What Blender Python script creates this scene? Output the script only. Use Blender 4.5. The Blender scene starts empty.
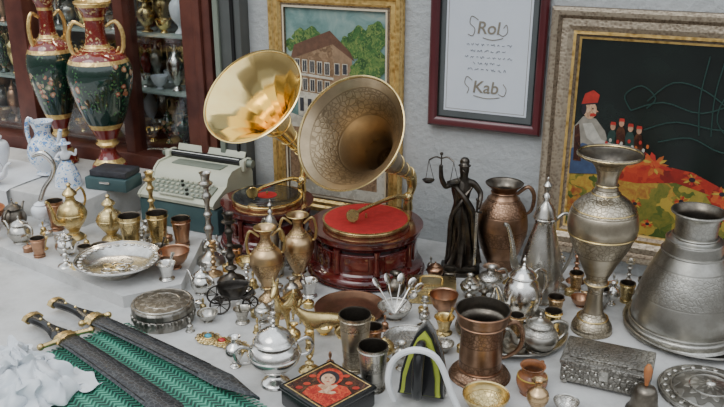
import bpy, bmesh, math, random
from mathutils import Vector, Matrix, Quaternion, noise as mnoise
random.seed(7)
T=0.75
pi=math.pi
sc=bpy.context.scene
col=sc.collection

# ------------------------------------------------------------ materials
def newmat(name):
    m=bpy.data.materials.new(name); m.use_nodes=True
    nt=m.node_tree; nt.nodes.clear()
    o=nt.nodes.new('ShaderNodeOutputMaterial'); p=nt.nodes.new('ShaderNodeBsdfPrincipled')
    nt.links.new(p.outputs[0],o.inputs[0])
    return m,nt,p
def N(nt,t,**kw):
    n=nt.nodes.new(t)
    for k,v in kw.items(): setattr(n,k,v)
    return n
def math_(nt,op,a,b=None,c=None):
    n=N(nt,'ShaderNodeMath',operation=op)
    for i,x in enumerate((a,b,c)):
        if x is None: continue
        if isinstance(x,(int,float)): n.inputs[i].default_value=x
        else: nt.links.new(x,n.inputs[i])
    return n.outputs[0]
def mixc(nt,f,a,b):
    n=N(nt,'ShaderNodeMix',data_type='RGBA')
    for s,x in ((n.inputs[0],f),(n.inputs[6],a),(n.inputs[7],b)):
        if isinstance(x,(int,float)): s.default_value=x
        elif isinstance(x,tuple): s.default_value=(x[0],x[1],x[2],1)
        else: nt.links.new(x,s)
    return n.outputs[2]
def ramp(nt,src,stops):
    n=N(nt,'ShaderNodeValToRGB'); nt.links.new(src,n.inputs[0])
    e=n.color_ramp.elements
    while len(e)<len(stops): e.new(0.5)
    for i,(p,c) in enumerate(stops):
        e[i].position=p; e[i].color=(c[0],c[1],c[2],1) if isinstance(c,tuple) else (c,c,c,1)
    return n.outputs[0]
def noise_(nt,vec,scale,detail=4,rough=.6):
    n=N(nt,'ShaderNodeTexNoise'); n.inputs['Scale'].default_value=scale
    n.inputs['Detail'].default_value=detail; n.inputs['Roughness'].default_value=rough
    nt.links.new(vec,n.inputs['Vector']); return n.outputs[0]
def vor(nt,vec,scale,feat='F1'):
    n=N(nt,'ShaderNodeTexVoronoi',feature=feat); n.inputs['Scale'].default_value=scale
    nt.links.new(vec,n.inputs['Vector']); return n
def bump(nt,p,h,st,dist=.002):
    b=N(nt,'ShaderNodeBump'); b.inputs['Strength'].default_value=st; b.inputs['Distance'].default_value=dist
    nt.links.new(h,b.inputs['Height']); nt.links.new(b.outputs[0],p.inputs['Normal'])
def warp(nt,tc,scale,amt):
    nn=N(nt,'ShaderNodeTexNoise'); nn.inputs['Scale'].default_value=scale; nt.links.new(tc,nn.inputs['Vector'])
    s2=N(nt,'ShaderNodeVectorMath',operation='SCALE'); nt.links.new(nn.outputs[1],s2.inputs[0]); s2.inputs[3].default_value=amt
    d=N(nt,'ShaderNodeVectorMath',operation='ADD'); nt.links.new(tc,d.inputs[0]); nt.links.new(s2.outputs[0],d.inputs[1])
    return d.outputs[0]
def metal(name,c1,c2,r0=.25,r1=.45,pat=None,n=16,k=110,st=.35,sc_=14,band=0,off=0,dark=.55):
    m,nt,p=newmat(name)
    tc=N(nt,'ShaderNodeTexCoord').outputs['Object']
    f=noise_(nt,tc,sc_,5,.65)
    f2=ramp(nt,f,[(.38,0.),(.62,1.)])
    c=mixc(nt,f2,c1,c2)
    r=N(nt,'ShaderNodeMapRange'); nt.links.new(f,r.inputs[0]); r.inputs[1].default_value=.3; r.inputs[2].default_value=.7
    r.inputs[3].default_value=r0; r.inputs[4].default_value=r1
    nt.links.new(r.outputs[0],p.inputs['Roughness'])
    p.inputs['Metallic'].default_value=1
    h=math_(nt,'MULTIPLY',noise_(nt,tc,60,3,.5),.35)
    if pat:
        s=N(nt,'ShaderNodeSeparateXYZ'); nt.links.new(tc,s.inputs[0])
        q=s.outputs[2]
        if pat=='plate' or pat=='radial':
            q=math_(nt,'SQRT',math_(nt,'ADD',math_(nt,'MULTIPLY',s.outputs[0],s.outputs[0]),math_(nt,'MULTIPLY',s.outputs[1],s.outputs[1])))
        if pat in('plate','petal'):
            th=math_(nt,'ARCTAN2',s.outputs[1],s.outputs[0])
            a=math_(nt,'SINE',math_(nt,'MULTIPLY',th,float(n)))
            e=math_(nt,'SINE',math_(nt,'ADD',math_(nt,'MULTIPLY',q,float(k)),math_(nt,'MULTIPLY',a,1.4)))
            line=ramp(nt,e,[(.0,0.),(.35,1.)])
        else:
            v=vor(nt,warp(nt,tc,k*.35,.012),k,'DISTANCE_TO_EDGE').outputs['Distance']
            line=ramp(nt,v,[(.03,0.),(.14,1.)])
        if band:
            bb=ramp(nt,math_(nt,'SINE',math_(nt,'MULTIPLY_ADD',q,float(band),float(off))),[(.0,0.),(.12,1.)])
            line=math_(nt,'MAXIMUM',line,math_(nt,'SUBTRACT',1.,bb))
            ed=ramp(nt,math_(nt,'ABSOLUTE',math_(nt,'SINE',math_(nt,'MULTIPLY_ADD',q,float(band)/1.0,float(off)))),[(.03,0.),(.12,1.)])
            line=math_(nt,'MULTIPLY',line,ed)
        h=math_(nt,'ADD',h,line)
        c=mixc(nt,math_(nt,'MULTIPLY',math_(nt,'SUBTRACT',1.,line),dark),c,(c1[0]*.25,c1[1]*.23,c1[2]*.2))
    bump(nt,p,h,st,.0012)
    nt.links.new(c,p.inputs['Base Color'])
    return m
def plain(name,c,rough=.5,metallic=0,c2=None,sc_=8,st=0,coat=0,bsc=60):
    m,nt,p=newmat(name)
    tc=N(nt,'ShaderNodeTexCoord').outputs['Object']
    if c2 is None: c2=tuple(x*.8 for x in c)
    f=ramp(nt,noise_(nt,tc,sc_,5,.6),[(.35,0.),(.65,1.)])
    nt.links.new(mixc(nt,f,c,c2),p.inputs['Base Color'])
    p.inputs['Roughness'].default_value=rough; p.inputs['Metallic'].default_value=metallic
    p.inputs['Coat Weight'].default_value=coat
    if st: bump(nt,p,noise_(nt,tc,bsc,5,.6),st,.004)
    return m

BRASS=metal('polished_brass',(.99,.76,.33),(.95,.70,.28),.09,.18,st=.03)
BRASS_O=metal('aged_brass',(.74,.56,.26),(.46,.34,.15),.20,.38,st=.12,sc_=26)
BRASS_E=metal('engraved_brass',(.74,.58,.29),(.50,.385,.18),.22,.38,'scroll',k=120,band=110)
HORN_E=metal('engraved_horn_brass',(.50,.38,.24),(.35,.265,.165),.27,.42,'radial',k=70,st=.28,sc_=7,band=62,off=1,dark=.5)
PEW=metal('pewter',(.58,.56,.51),(.38,.36,.32),.20,.38,st=.15,sc_=22)
PEW_E=metal('engraved_pewter',(.56,.53,.47),(.35,.33,.29),.24,.40,'scroll',k=130,band=120)
PEW_D=metal('worn_grey_metal',(.50,.485,.44),(.30,.285,.25),.26,.46,'scroll',k=100,band=40,off=2.2,sc_=10,st=.18,dark=.22)
VASE_M=metal('chased_grey_brass',(.54,.47,.36),(.35,.30,.22),.26,.40,'scroll',k=95,band=58,sc_=12)
SILV=metal('silver',(.78,.76,.72),(.56,.54,.50),.13,.30,st=.1,sc_=20)
SILV_E=metal('engraved_silver',(.68,.66,.62),(.48,.46,.42),.2,.38,'scroll',k=120,band=140)
PLATE_E=metal('engraved_plate',(.48,.46,.41),(.29,.27,.23),.28,.42,'plate',n=18,k=230,st=.5)
COPPER=metal('copper',(.50,.28,.17),(.30,.17,.105),.25,.42,st=.15,sc_=18)
COPPER_E=metal('engraved_copper',(.37,.225,.145),(.235,.14,.09),.27,.42,'scroll',k=105,band=70)
AMPH=metal('coppered_brass',(.64,.45,.25),(.45,.30,.16),.24,.40,'scroll',k=120,band=80)
BRONZE=metal('dark_bronze',(.11,.095,.08),(.055,.048,.04),.26,.42,st=.2,sc_=30)
IRONM=metal('blackened_iron',(.11,.10,.09),(.05,.045,.04),.32,.5,st=.2,sc_=30)
TIN_E=metal('embossed_tin',(.40,.38,.34),(.23,.215,.19),.32,.46,'plate',n=12,k=190,st=.7)
BOX_E=metal('embossed_box_metal',(.40,.38,.34),(.24,.225,.20),.32,.48,'scroll',k=110,st=.7)
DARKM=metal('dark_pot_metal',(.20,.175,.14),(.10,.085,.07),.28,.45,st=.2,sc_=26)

MAHOG=plain('mahogany_lacquer',(.12,.015,.013),.12,c2=(.055,.008,.007),sc_=20,coat=.7)
FELT=plain('red_felt',(.60,.030,.028),.85,c2=(.48,.022,.020),sc_=60,st=.2)
VINYL=plain('black_vinyl',(.012,.012,.013),.2,coat=.3)
WOODD=plain('dark_red_wood',(.13,.04,.026),.4,c2=(.065,.018,.013),sc_=10,st=.1)
WOODO=plain('orange_wood',(.42,.16,.05),.45,c2=(.28,.09,.03),sc_=12)
BLACK=plain('black_gloss',(.012,.012,.012),.22)
BLACKM=plain('black_leather',(.02,.02,.024),.5,c2=(.04,.04,.05),sc_=40,st=.4,bsc=120)
CREAM=plain('typewriter_cream',(.56,.57,.44),.38,c2=(.50,.51,.40),sc_=4)
CREAMD=plain('typewriter_grey_green',(.22,.25,.20),.4)
TEAL=plain('teal_case',(.05,.10,.10),.5,c2=(.035,.07,.075))
GREYP=plain('grey_post_paint',(.10,.105,.10),.5,c2=(.07,.075,.07),sc_=5,st=.1)
WHITEP=plain('white_porcelain',(.80,.82,.84),.12,c2=(.72,.75,.80))
MAT_W=plain('white_plastic',(.75,.76,.76),.35)
GLAZE=plain('brown_glaze',(.30,.12,.05),.2,c2=(.14,.05,.02),sc_=30)
GREENY=plain('yellow_green_enamel',(.36,.42,.05),.3)
BLUEST=plain('turquoise_stone',(.03,.30,.42),.25)
REDST=plain('red_stone',(.4,.02,.02),.25)
CLOTH=plain('white_cloth',(.74,.75,.76),.8,c2=(.66,.67,.69),sc_=9,st=.3,bsc=90)

def wall_mat():
    m,nt,p=newmat('grey_stucco')
    tc=N(nt,'ShaderNodeTexCoord').outputs['Object']
    f=noise_(nt,tc,3,6,.65)
    c=ramp(nt,f,[(.3,(.40,.42,.425)),(.7,(.52,.54,.54))])
    nt.links.new(c,p.inputs['Base Color']); p.inputs['Roughness'].default_value=.85
    h=math_(nt,'ADD',noise_(nt,tc,70,6,.7),math_(nt,'MULTIPLY',vor(nt,tc,45).outputs['Distance'],.4))
    bump(nt,p,h,.6,.008); return m
WALL=wall_mat()
def table_mat():
    m,nt,p=newmat('white_painted_stone')
    tc=N(nt,'ShaderNodeTexCoord').outputs['Object']
    f=noise_(nt,tc,6,7,.7)
    c=ramp(nt,f,[(.3,(.34,.335,.32)),(.5,(.52,.515,.50)),(.75,(.65,.65,.64))])
    nt.links.new(c,p.inputs['Base Color']); p.inputs['Roughness'].default_value=.5
    bump(nt,p,noise_(nt,tc,40,5,.6),.2,.004); return m
TABLE=table_mat()
GROUND=plain('street_paving',(.16,.155,.15),.8,c2=(.10,.10,.10),sc_=3,st=.5,bsc=12)
def gold_frame_mat(name,c1,c2,k=60,rough=.35):
    m,nt,p=newmat(name); tc=N(nt,'ShaderNodeTexCoord').outputs['Object']
    v=vor(nt,tc,k).outputs['Distance']; f=noise_(nt,tc,30,5,.6)
    g=math_(nt,'MULTIPLY',math_(nt,'ADD',v,f),.6)
    nt.links.new(ramp(nt,g,[(.35,c2),(.65,c1)]),p.inputs['Base Color'])
    p.inputs['Metallic'].default_value=.65; p.inputs['Roughness'].default_value=rough
    bump(nt,p,g,.5,.004); return m
GOLDF=gold_frame_mat('gilt_frame',(.75,.50,.17),(.42,.24,.06))
GILT=gold_frame_mat('gilt_bright',(.88,.62,.24),(.6,.38,.12),90,.25)
CHAMP=gold_frame_mat('champagne_frame',(.46,.38,.28),(.27,.21,.15),110,.45)
CHAMPD=gold_frame_mat('champagne_frame_dark',(.25,.19,.13),(.12,.085,.055),140,.5)
REDF=plain('maroon_frame',(.10,.018,.022),.3,c2=(.07,.012,.016),coat=.3)
PAPER=plain('paper',(.64,.68,.73),.6,c2=(.60,.64,.70))
MATB=plain('mat_board_blue_grey',(.26,.31,.35),.7)
MATC=plain('mat_board_cream',(.72,.62,.45),.7)
INK=plain('ink_grey',(.16,.17,.20),.7)
INKG=plain('ink_gold',(.24,.21,.16),.6)

def canvas_house():
    m,nt,p=newmat('painted_sky'); tc=N(nt,'ShaderNodeTexCoord').outputs['Object']
    f=noise_(nt,warp(nt,tc,6,.2),7,7,.65)
    nt.links.new(ramp(nt,f,[(.3,(.08,.15,.14)),(.45,(.16,.28,.26)),(.55,(.25,.36,.33)),(.7,(.45,.48,.38))]),p.inputs['Base Color'])
    p.inputs['Roughness'].default_value=.5; return m
CV_SKY=canvas_house()
def patch(name,stops,scale,rough=.5):
    m,nt,p=newmat(name); tc=N(nt,'ShaderNodeTexCoord').outputs['Object']
    wv=warp(nt,tc,scale*.8,.09)
    v=vor(nt,wv,scale).outputs['Color']
    s=N(nt,'ShaderNodeSeparateColor'); nt.links.new(v,s.inputs[0])
    g=math_(nt,'ADD',math_(nt,'MULTIPLY',s.outputs[0],.6),math_(nt,'MULTIPLY',noise_(nt,wv,scale*2,5,.7),.4))
    nt.links.new(ramp(nt,g,stops),p.inputs['Base Color']); p.inputs['Roughness'].default_value=rough
    return m
CV_TREE=patch('painted_tree',[(0.1,(.015,.05,.02)),(.5,(.06,.16,.04)),(.9,(.25,.30,.08))],70)
CV_GROUND=patch('painted_meadow',[(0.1,(.02,.05,.012)),(.3,(.07,.10,.015)),(.5,(.24,.19,.03)),(.7,(.42,.28,.04)),(.85,(.24,.04,.015))],26)
CV_CLOTH=patch('painted_red_cloth',[(0.1,(.10,.008,.006)),(.45,(.32,.020,.012)),(.7,(.45,.05,.018)),(.9,(.5,.19,.035))],30)
CV_DARK=patch('painted_dark_ground',[(0.1,(.012,.008,.006)),(.5,(.05,.015,.01)),(.9,(.12,.05,.02))],60,.25)
CV_DRESS=patch('painted_red_dress',[(0.1,(.20,.012,.01)),(.5,(.42,.03,.02)),(.9,(.55,.12,.04))],90,.25)
CV_SKINP=patch('painted_flesh',[(0.1,(.34,.18,.10)),(.5,(.55,.34,.21)),(.9,(.66,.46,.32))],60,.25)
CV_HOUSE=patch('painted_plaster_house',[(0.1,(.38,.34,.27)),(.5,(.55,.51,.42)),(.9,(.68,.64,.54))],45)
CV_TIMB=patch('painted_brown_timber',[(0.1,(.13,.075,.04)),(.5,(.24,.145,.08)),(.9,(.36,.24,.14))],60)
CV_BLACK=plain('painted_black',(.008,.010,.009),.25,c2=(.012,.018,.015))
def flat(name,c,r=.5): return plain(name,c,r,c2=tuple(x*.7 for x in c),sc_=60)
C_HOUSE=flat('paint_ochre',(.34,.22,.13)); C_HOUSE2=flat('paint_light_ochre',(.58,.50,.38)); C_ROOF=flat('paint_brown',(.16,.08,.05)); C_WIN=flat('paint_window',(.05,.05,.06))
C_RED=flat('paint_red',(.45,.03,.02)); C_SKIN=flat('paint_skin',(.48,.26,.16)); C_WHT=flat('paint_white',(.5,.47,.40)); C_GRN=flat('paint_green',(.03,.10,.04)); C_DGR=flat('paint_dark_green',(.02,.05,.04)); C_OR=flat('paint_orange',(.50,.12,.025)); C_DK=flat('paint_dark',(.02,.015,.02)); C_YEL=flat('paint_yellow',(.48,.32,.05)); C_BLU=flat('paint_blue',(.05,.08,.16))

def floral(name,base,cols,scale=42,thr=.42,cover=.48,bigs=6,rough=.2,coat=.4):
    m,nt,p=newmat(name); tc=N(nt,'ShaderNodeTexCoord').outputs['Object']
    wv=warp(nt,tc,scale,.018)
    v=vor(nt,wv,scale); s=N(nt,'ShaderNodeSeparateColor'); nt.links.new(v.outputs['Color'],s.inputs[0])
    pc=ramp(nt,s.outputs[0],cols)
    pc=mixc(nt,ramp(nt,v.outputs['Distance'],[(.05,1.),(.3,0.)]),pc,(.75,.6,.4))
    big=noise_(nt,tc,bigs,2,.5)
    msk=math_(nt,'MULTIPLY',math_(nt,'LESS_THAN',v.outputs['Distance'],thr),math_(nt,'GREATER_THAN',big,cover))
    v2=vor(nt,wv,scale*1.7)
    leaf=math_(nt,'MULTIPLY',math_(nt,'LESS_THAN',v2.outputs['Distance'],.30),math_(nt,'GREATER_THAN',big,cover-.08))
    b2=mixc(nt,leaf,base,cols[-1][1])
    nt.links.new(mixc(nt,msk,b2,pc),p.inputs['Base Color'])
    p.inputs['Roughness'].default_value=rough; p.inputs['Coat Weight'].default_value=coat; p.inputs['Coat Roughness'].default_value=.04; return m
FLG=floral('floral_green_enamel',(.008,.030,.020),[(0.,(.34,.06,.04)),(.35,(.42,.20,.10)),(.6,(.40,.32,.20)),(1.,(.05,.14,.05))],46,.44,.53,7,.1,1.0)
FLR=floral('floral_red_enamel',(.19,.016,.012),[(0.,(.42,.28,.08)),(.5,(.5,.33,.12)),(1.,(.22,.06,.03))],80,.36,.54,8,.1,1.0)
FLB=floral('blue_white_porcelain',(.74,.78,.84),[(0.,(.03,.14,.50)),(.5,(.10,.32,.68)),(1.,(.15,.38,.66))],60,.4,.48)

def mesh_mat():
    m,nt,p=newmat('green_woven_mat'); tc=N(nt,'ShaderNodeTexCoord').outputs['Object']
    s=N(nt,'ShaderNodeSeparateXYZ'); nt.links.new(tc,s.inputs[0])
    zig=math_(nt,'MULTIPLY',math_(nt,'PINGPONG',s.outputs[1],.012),1.0)
    a=math_(nt,'SINE',math_(nt,'MULTIPLY',math_(nt,'ADD',s.outputs[0],zig),480.))
    b=math_(nt,'SINE',math_(nt,'MULTIPLY',s.outputs[1],150.))
    h=math_(nt,'ADD',math_(nt,'MULTIPLY',a,.65),math_(nt,'MULTIPLY',b,.35))
    nt.links.new(ramp(nt,math_(nt,'MULTIPLY_ADD',h,.5,.5),[(.15,(.008,.035,.028)),(.55,(.02,.18,.11)),(.95,(.10,.38,.26))]),p.inputs['Base Color'])
    p.inputs['Roughness'].default_value=.6
    bump(nt,p,h,.8,.002); return m
GMAT=mesh_mat()
def glass_mat():
    m=bpy.data.materials.new('window_glass'); m.use_nodes=True; nt=m.node_tree; nt.nodes.clear()
    o=N(nt,'ShaderNodeOutputMaterial'); mx=N(nt,'ShaderNodeMixShader'); t=N(nt,'ShaderNodeBsdfTransparent'); g=N(nt,'ShaderNodeBsdfGlossy')
    g.inputs['Roughness'].default_value=.02; t.inputs[0].default_value=(.93,.95,.95,1)
    mx.inputs[0].default_value=.06
    nt.links.new(t.outputs[0],mx.inputs[1]); nt.links.new(g.outputs[0],mx.inputs[2]); nt.links.new(mx.outputs[0],o.inputs[0]); return m
GLASS=glass_mat()

# ------------------------------------------------------------ mesh builder
def crom(pts,n):
    if n<=1 or len(pts)<3: return [Vector(p) for p in pts]
    P=[Vector(p) for p in pts]; out=[]
    for i in range(len(P)-1):
        p0=P[max(i-1,0)];p1=P[i];p2=P[i+1];p3=P[min(i+2,len(P)-1)]
        for j in range(n):
            t=j/n
            out.append(.5*((2*p1)+(p2-p0)*t+(2*p0-5*p1+4*p2-p3)*t*t+(3*p1-p0-3*p2+p3)*t**3))
    out.append(P[-1]); return out
SPOTS=[]
class MB:
    def __init__(s): s.v=[];s.f=[];s.m=[];s.mats=[]
    def mi(s,mat):
        if mat not in s.mats: s.mats.append(mat)
        return s.mats.index(mat)
    def add(s,vs,fs,mat,M=None,mats=None):
        o=len(s.v)
        for v in vs:
            v=Vector(v); s.v.append(M@v if M else v)
        k=s.mi(mat) if mat else 0
        for i,f in enumerate(fs):
            s.f.append([a+o for a in f]); s.m.append(s.mi(mats[i]) if mats else k)
    def lathe(s,prof,mat,seg=32,M=None,sm=3,flute=None,bands=None):
        pr=[(abs(p[0]),p[1]) for p in crom([(a,b,0) for a,b in prof],sm)]
        vs=[];fs=[];ms=[]
        for r,z in pr:
            for j in range(seg):
                a=2*pi*j/seg; rr=r
                if flute: rr=r*(1+flute[1]*abs(math.sin(a*flute[0]/2))*(1 if len(flute)<3 or flute[2]<z<flute[3] else 0))
                vs.append((rr*math.cos(a),rr*math.sin(a),z))
        for i in range(len(pr)-1):
            mm=mat
            if bands:
                zc=(pr[i][1]+pr[i+1][1])/2
                for zb,bm in bands:
                    if zc>=zb: mm=bm
            for j in range(seg):
                k=(j+1)%seg
                fs.append([i*seg+j,i*seg+k,(i+1)*seg+k,(i+1)*seg+j]); ms.append(mm)
        s.add(vs,fs,None,M,ms)
    def vessel(s,prof,mat,th=.003,floor=.01,seg=32,M=None,sm=3,inner=None,**kw):
        pr=[(p[0],p[1]) for p in crom([(a,b,0) for a,b in prof],sm)]
        s.lathe(pr,mat,seg,M,1,**kw)
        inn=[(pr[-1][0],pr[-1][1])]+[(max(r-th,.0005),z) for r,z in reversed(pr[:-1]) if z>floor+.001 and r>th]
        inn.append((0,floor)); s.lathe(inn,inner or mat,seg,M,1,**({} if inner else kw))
    def tube(s,pts,rad,mat,seg=10,M=None,sm=4,flat=None,closed=False):
        n0=len(pts)
        if not isinstance(rad,(list,tuple)): rad=[rad]*n0
        q=crom([(p[0],p[1],p[2]) for p in pts],sm); rq=[abs(v[0]) for v in crom([(r,0,0) for r in rad],sm)]
        vs=[];fs=[]; up=None
        for i,p in enumerate(q):
            a=q[max(i-1,0)];b=q[min(i+1,len(q)-1)]; t=(b-a)
            if t.length<1e-9: t=Vector((0,0,1))
            t.normalize()
            if up is None:
                up=t.orthogonal().normalized() if abs(t.y)>.9 else (Vector((0,1,0))-t*t.y).normalized()
            else:
                up=(up-t*up.dot(t)); up=up.normalized() if up.length>1e-6 else t.orthogonal().normalized()
            sd=t.cross(up)
            for j in range(seg):
                an=2*pi*j/seg
                vs.append(p+up*(math.cos(an)*rq[i]*(flat or 1))+sd*(math.sin(an)*rq[i]))
        for i in range(len(q)-1):
            for j in range(seg):
                k=(j+1)%seg; fs.append([i*seg+j,i*seg+k,(i+1)*seg+k,(i+1)*seg+j])
        fs.append(list(range(seg))[::-1]); fs.append([(len(q)-1)*seg+j for j in range(seg)])
        s.add(vs,fs,mat,M)
    def box(s,c,d,mat,M=None,bev=.004,rz=0):
        bm=bmesh.new(); bmesh.ops.create_cube(bm,size=1)
        for v in bm.verts: v.co=Vector((v.co.x*d[0],v.co.y*d[1],v.co.z*d[2]))
        if bev: bmesh.ops.bevel(bm,geom=bm.edges[:],offset=min(bev,min(d)*.4),segments=2,affect='EDGES',profile=.5)
        R=Matrix.Translation(Vector(c))@Matrix.Rotation(rz,4,'Z')
        if M: R=M@R
        bm.verts.index_update()
        s.add([v.co.copy() for v in bm.verts],[[v.index for v in f.verts] for f in bm.faces],mat,R); bm.free()
    def ball(s,c,r,mat,seg=16,M=None,squash=(1,1,1)):
        pr=[(math.sin(pi*i/10)*r,-math.cos(pi*i/10)*r) for i in range(11)]
        R=Matrix.Translation(Vector(c))@Matrix.Diagonal((*squash,1))
        s.lathe(pr,mat,seg,(M@R) if M else R,1)
    def torus(s,c,R,r,mat,M=None,seg=24,ss=8,arc=2*pi,axis=None):
        vs=[];fs=[];n=seg
        for i in range(n):
            a=arc*i/n
            for j in range(ss):
                b=2*pi*j/ss
                vs.append(((R+r*math.cos(b))*math.cos(a),(R+r*math.cos(b))*math.sin(a),r*math.sin(b)))
        for i in range(n):
            for j in range(ss):
                fs.append([i*ss+j,((i+1)%n)*ss+j,((i+1)%n)*ss+(j+1)%ss,i*ss+(j+1)%ss])
        X=Matrix.Translation(Vector(c))
        if axis: X=X@Vector(axis).to_track_quat('Z','Y').to_matrix().to_4x4()
        s.add(vs,fs,mat,(M@X) if M else X)
    def prism(s,poly,h,mat,M=None):
        n=len(poly)
        vs=[(x,y,0) for x,y in poly]+[(x,y,h) for x,y in poly]
        fs=[list(range(n))[::-1],list(range(n,2*n))]+[[i,(i+1)%n,n+(i+1)%n,n+i] for i in range(n)]
        s.add(vs,fs,mat,M)
    def obj(s,name,loc=(0,0,0),rz=0,parent=None,rot=None,ang=38,world=False,spot=False):
        me=bpy.data.meshes.new(name); me.from_pydata([tuple(v) for v in s.v],[],s.f)
        for m in s.mats: me.materials.append(m)
        for p,k in zip(me.polygons,s.m): p.material_index=k
        bm=bmesh.new(); bm.from_mesh(me)
        bmesh.ops.remove_doubles(bm,verts=bm.verts[:],dist=2e-5)
        bmesh.ops.recalc_face_normals(bm,faces=bm.faces[:])
        for f in bm.faces: f.smooth=True
        la=math.radians(ang)
        for e in bm.edges:
            if len(e.link_faces)==2 and e.calc_face_angle(0)>la: e.smooth=False
        bm.to_mesh(me); bm.free()
        o=bpy.data.objects.new(name,me); col.objects.link(o)
        if parent:
            o.parent=parent; o.location=loc
        else:
            o.location=(loc[0],loc[1],loc[2]+(0 if world else T))
            xs=[v.x for v in s.v]; ys=[v.y for v in s.v]
            cx=(max(xs)+min(xs))/2; cy=(max(ys)+min(ys))/2
            r=max(math.hypot(v.x-cx,v.y-cy) for v in s.v)
            if r<.2:
                c_,s_=math.cos(rz),math.sin(rz)
                SPOTS.append((loc[0]+cx*c_-cy*s_,loc[1]+cx*s_+cy*c_,r))
        o.rotation_euler=rot if rot else (0,0,rz)
        return o
def empty(name,loc,rz=0):
    o=bpy.data.objects.new(name,None); o.empty_display_size=.05; col.objects.link(o)
    o.location=(loc[0],loc[1],loc[2]+T); o.rotation_euler=(0,0,rz); return o
def skin(name,V,E,mat,parent=None,loc=(0,0,0),rz=0,scale=1,sub=2):
    me=bpy.data.meshes.new(name); me.from_pydata([tuple(Vector(v[0])*scale) for v in V],E,[])
    me.materials.append(mat)
    o=bpy.data.objects.new(name,me); col.objects.link(o)
    md=o.modifiers.new('Skin','SKIN')
    for i,v in enumerate(V):
        r=v[1]*scale; o.data.skin_vertices[0].data[i].radius=(r,(v[2] if len(v)>2 else v[1])*scale)
    o.data.skin_vertices[0].data[0].use_root=True
    md.use_smooth_shade=True
    s=o.modifiers.new('Sub','SUBSURF'); s.levels=sub; s.render_levels=sub
    if parent: o.parent=parent; o.location=loc
    else: o.location=(loc[0],loc[1],loc[2]+T)
    o.rotation_euler=(0,0,rz); return o
def SP(prof,R,H): return [(a*R,b*H) for a,b in prof]

# ------------------------------------------------------------ room / wall / table
O=(.18,2.42,0); RW=math.radians(-25)
def wobj(mb,name,y=0,**k):
    p=wloc(0,y); return mb.obj(name,(p[0],p[1],0),RW,**k)
def wloc(x,y,z=0):   # wall-frame -> world
    c,s=math.cos(RW),math.sin(RW); return (O[0]+x*c-y*s,O[1]+x*s+y*c,z)

mb=MB(); mb.box((.55,.06,.6),(2.32,.12,2.7),WALL,bev=0); wobj(mb,'wall_back')
mb=MB(); mb.box((-.665,.02,.6),(.11,.14,2.7),GREYP,bev=.006); mb.box((-.70,-.055,.6),(.02,.012,2.7),CREAMD,bev=.002); mb.box((-.64,-.053,.6),(.012,.008,2.7),BLACK,bev=.002); wobj(mb,'trim_1')
mb=MB()
P_=[wloc(-2.6,-.065)[:2],wloc(-.73,-.065)[:2],wloc(-.73,-.001)[:2],wloc(1.5,-.001)[:2],(1.5,1.0),(-.9,1.0),(-2.4,2.2)][::-1]
mb.prism(P_,.05,TABLE,Matrix.Translation((0,0,-.05)))
P_=[wloc(-2.55,-.07)[:2],wloc(1.45,-.07)[:2],(1.42,1.06),(-.86,1.06),(-2.32,2.22)][::-1]
mb.prism(P_,.70,TABLE,Matrix.Translation((0,0,-.75)))
mb.obj('market_table',(0,0,0))
mb=MB(); SL=.035
mb.prism([(-1.7,2.70),(-1.14,2.285),(-.64,1.925),(-.50,2.00),(-.50,2.33),(-.74,2.46),(-1.2,2.66),(-1.55,2.84)],SL,TABLE)
mb.obj('stone_slab',(0,0,0.0))
mb=MB(); mb.box((-1.68,-.262,.06),(1.38,.385,.12),TABLE,bev=.005); wobj(mb,'display_step')
mb=MB(); vs=[];fs=[]; nu,nv=50,16
for j in range(nv+1):
    for i in range(nu+1):
        x=-2.1+i/nu*.80; t=j/nv
        y=-.20-.262*min(t/.6,1)-(.004+.006*math.sin(x*60)*max(0,t-.6)*2); z=.123+.0015*math.sin(x*40+t*9)-max(0,t-.6)/.4*.075
        if t>.6: y-=.006
        vs.append((x,y,z))
for j in range(nv):
    for i in range(nu): a=j*(nu+1)+i; fs.append([a,a+1,a+nu+2,a+nu+1])
mb.add(vs,fs,CLOTH); wobj(mb,'white_cloth',ang=60)
mb=MB(); mb.box((0,0,-.01),(14,14,.02),GROUND,bev=0); mb.obj('ground',(0,1,0),world=True)

# cabinet
mb=MB()
mb.box((-.79,.0,.6),(.12,.10,2.7),WOODD,bev=.006)
mb.box((-.775,-.055,.6),(.03,.02,2.7),WOODD,bev=.006)
mb.box((-1.13,.0,.6),(.045,.07,2.7),WOODD,bev=.005)
mb.box((-1.62,.0,.6),(.09,.09,2.7),WOODD,bev=.005)
mb.box((-1.7,.0,-.29),(1.75,.10,.90),WOODD,bev=.005)
mb.box((-1.7,.0,1.55),(1.75,.10,.5),WOODD,bev=.005)
BACKC=plain('cabinet_back_cream',(.42,.34,.22),.7,c2=(.24,.15,.09),sc_=5)
mb.box((-1.7,.46,.5),(1.75,.02,2.6),BACKC,bev=0)
mb.box((-.80,.25,.5),(.02,.42,2.6),WOODD,bev=0)
mb.box((-2.57,.25,.5),(.02,.42,2.6),WOODD,bev=0)
mb.box((-1.7,.25,1.35),(1.75,.42,.02),WOODD,bev=0)
SHG=plain('shelf_edge_glass',(.36,.42,.38),.15)
for z in (.16,.37,.58,.79,1.0): mb.box((-1.7,.25,z),(1.74,.38,.010),SHG if z>.2 else WOODD,bev=.002)
mb.box((-1.38,.0,.72),(.46,.006,1.1),GLASS,bev=0)
mb.box((-.97,.0,.72),(.27,.006,1.1),GLASS,bev=0)
mb.box((-2.1,.0,.72),(.86,.006,1.1),GLASS,bev=0)
CAB=wobj(mb,'display_cabinet')
P_AMPH=[(0,0),(.55,0),(.6,.03),(.38,.07),(.28,.12),(.6,.24),(.93,.42),(1,.54),(.86,.67),(.42,.78),(.30,.86),(.42,.95),(.68,1)]
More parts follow.
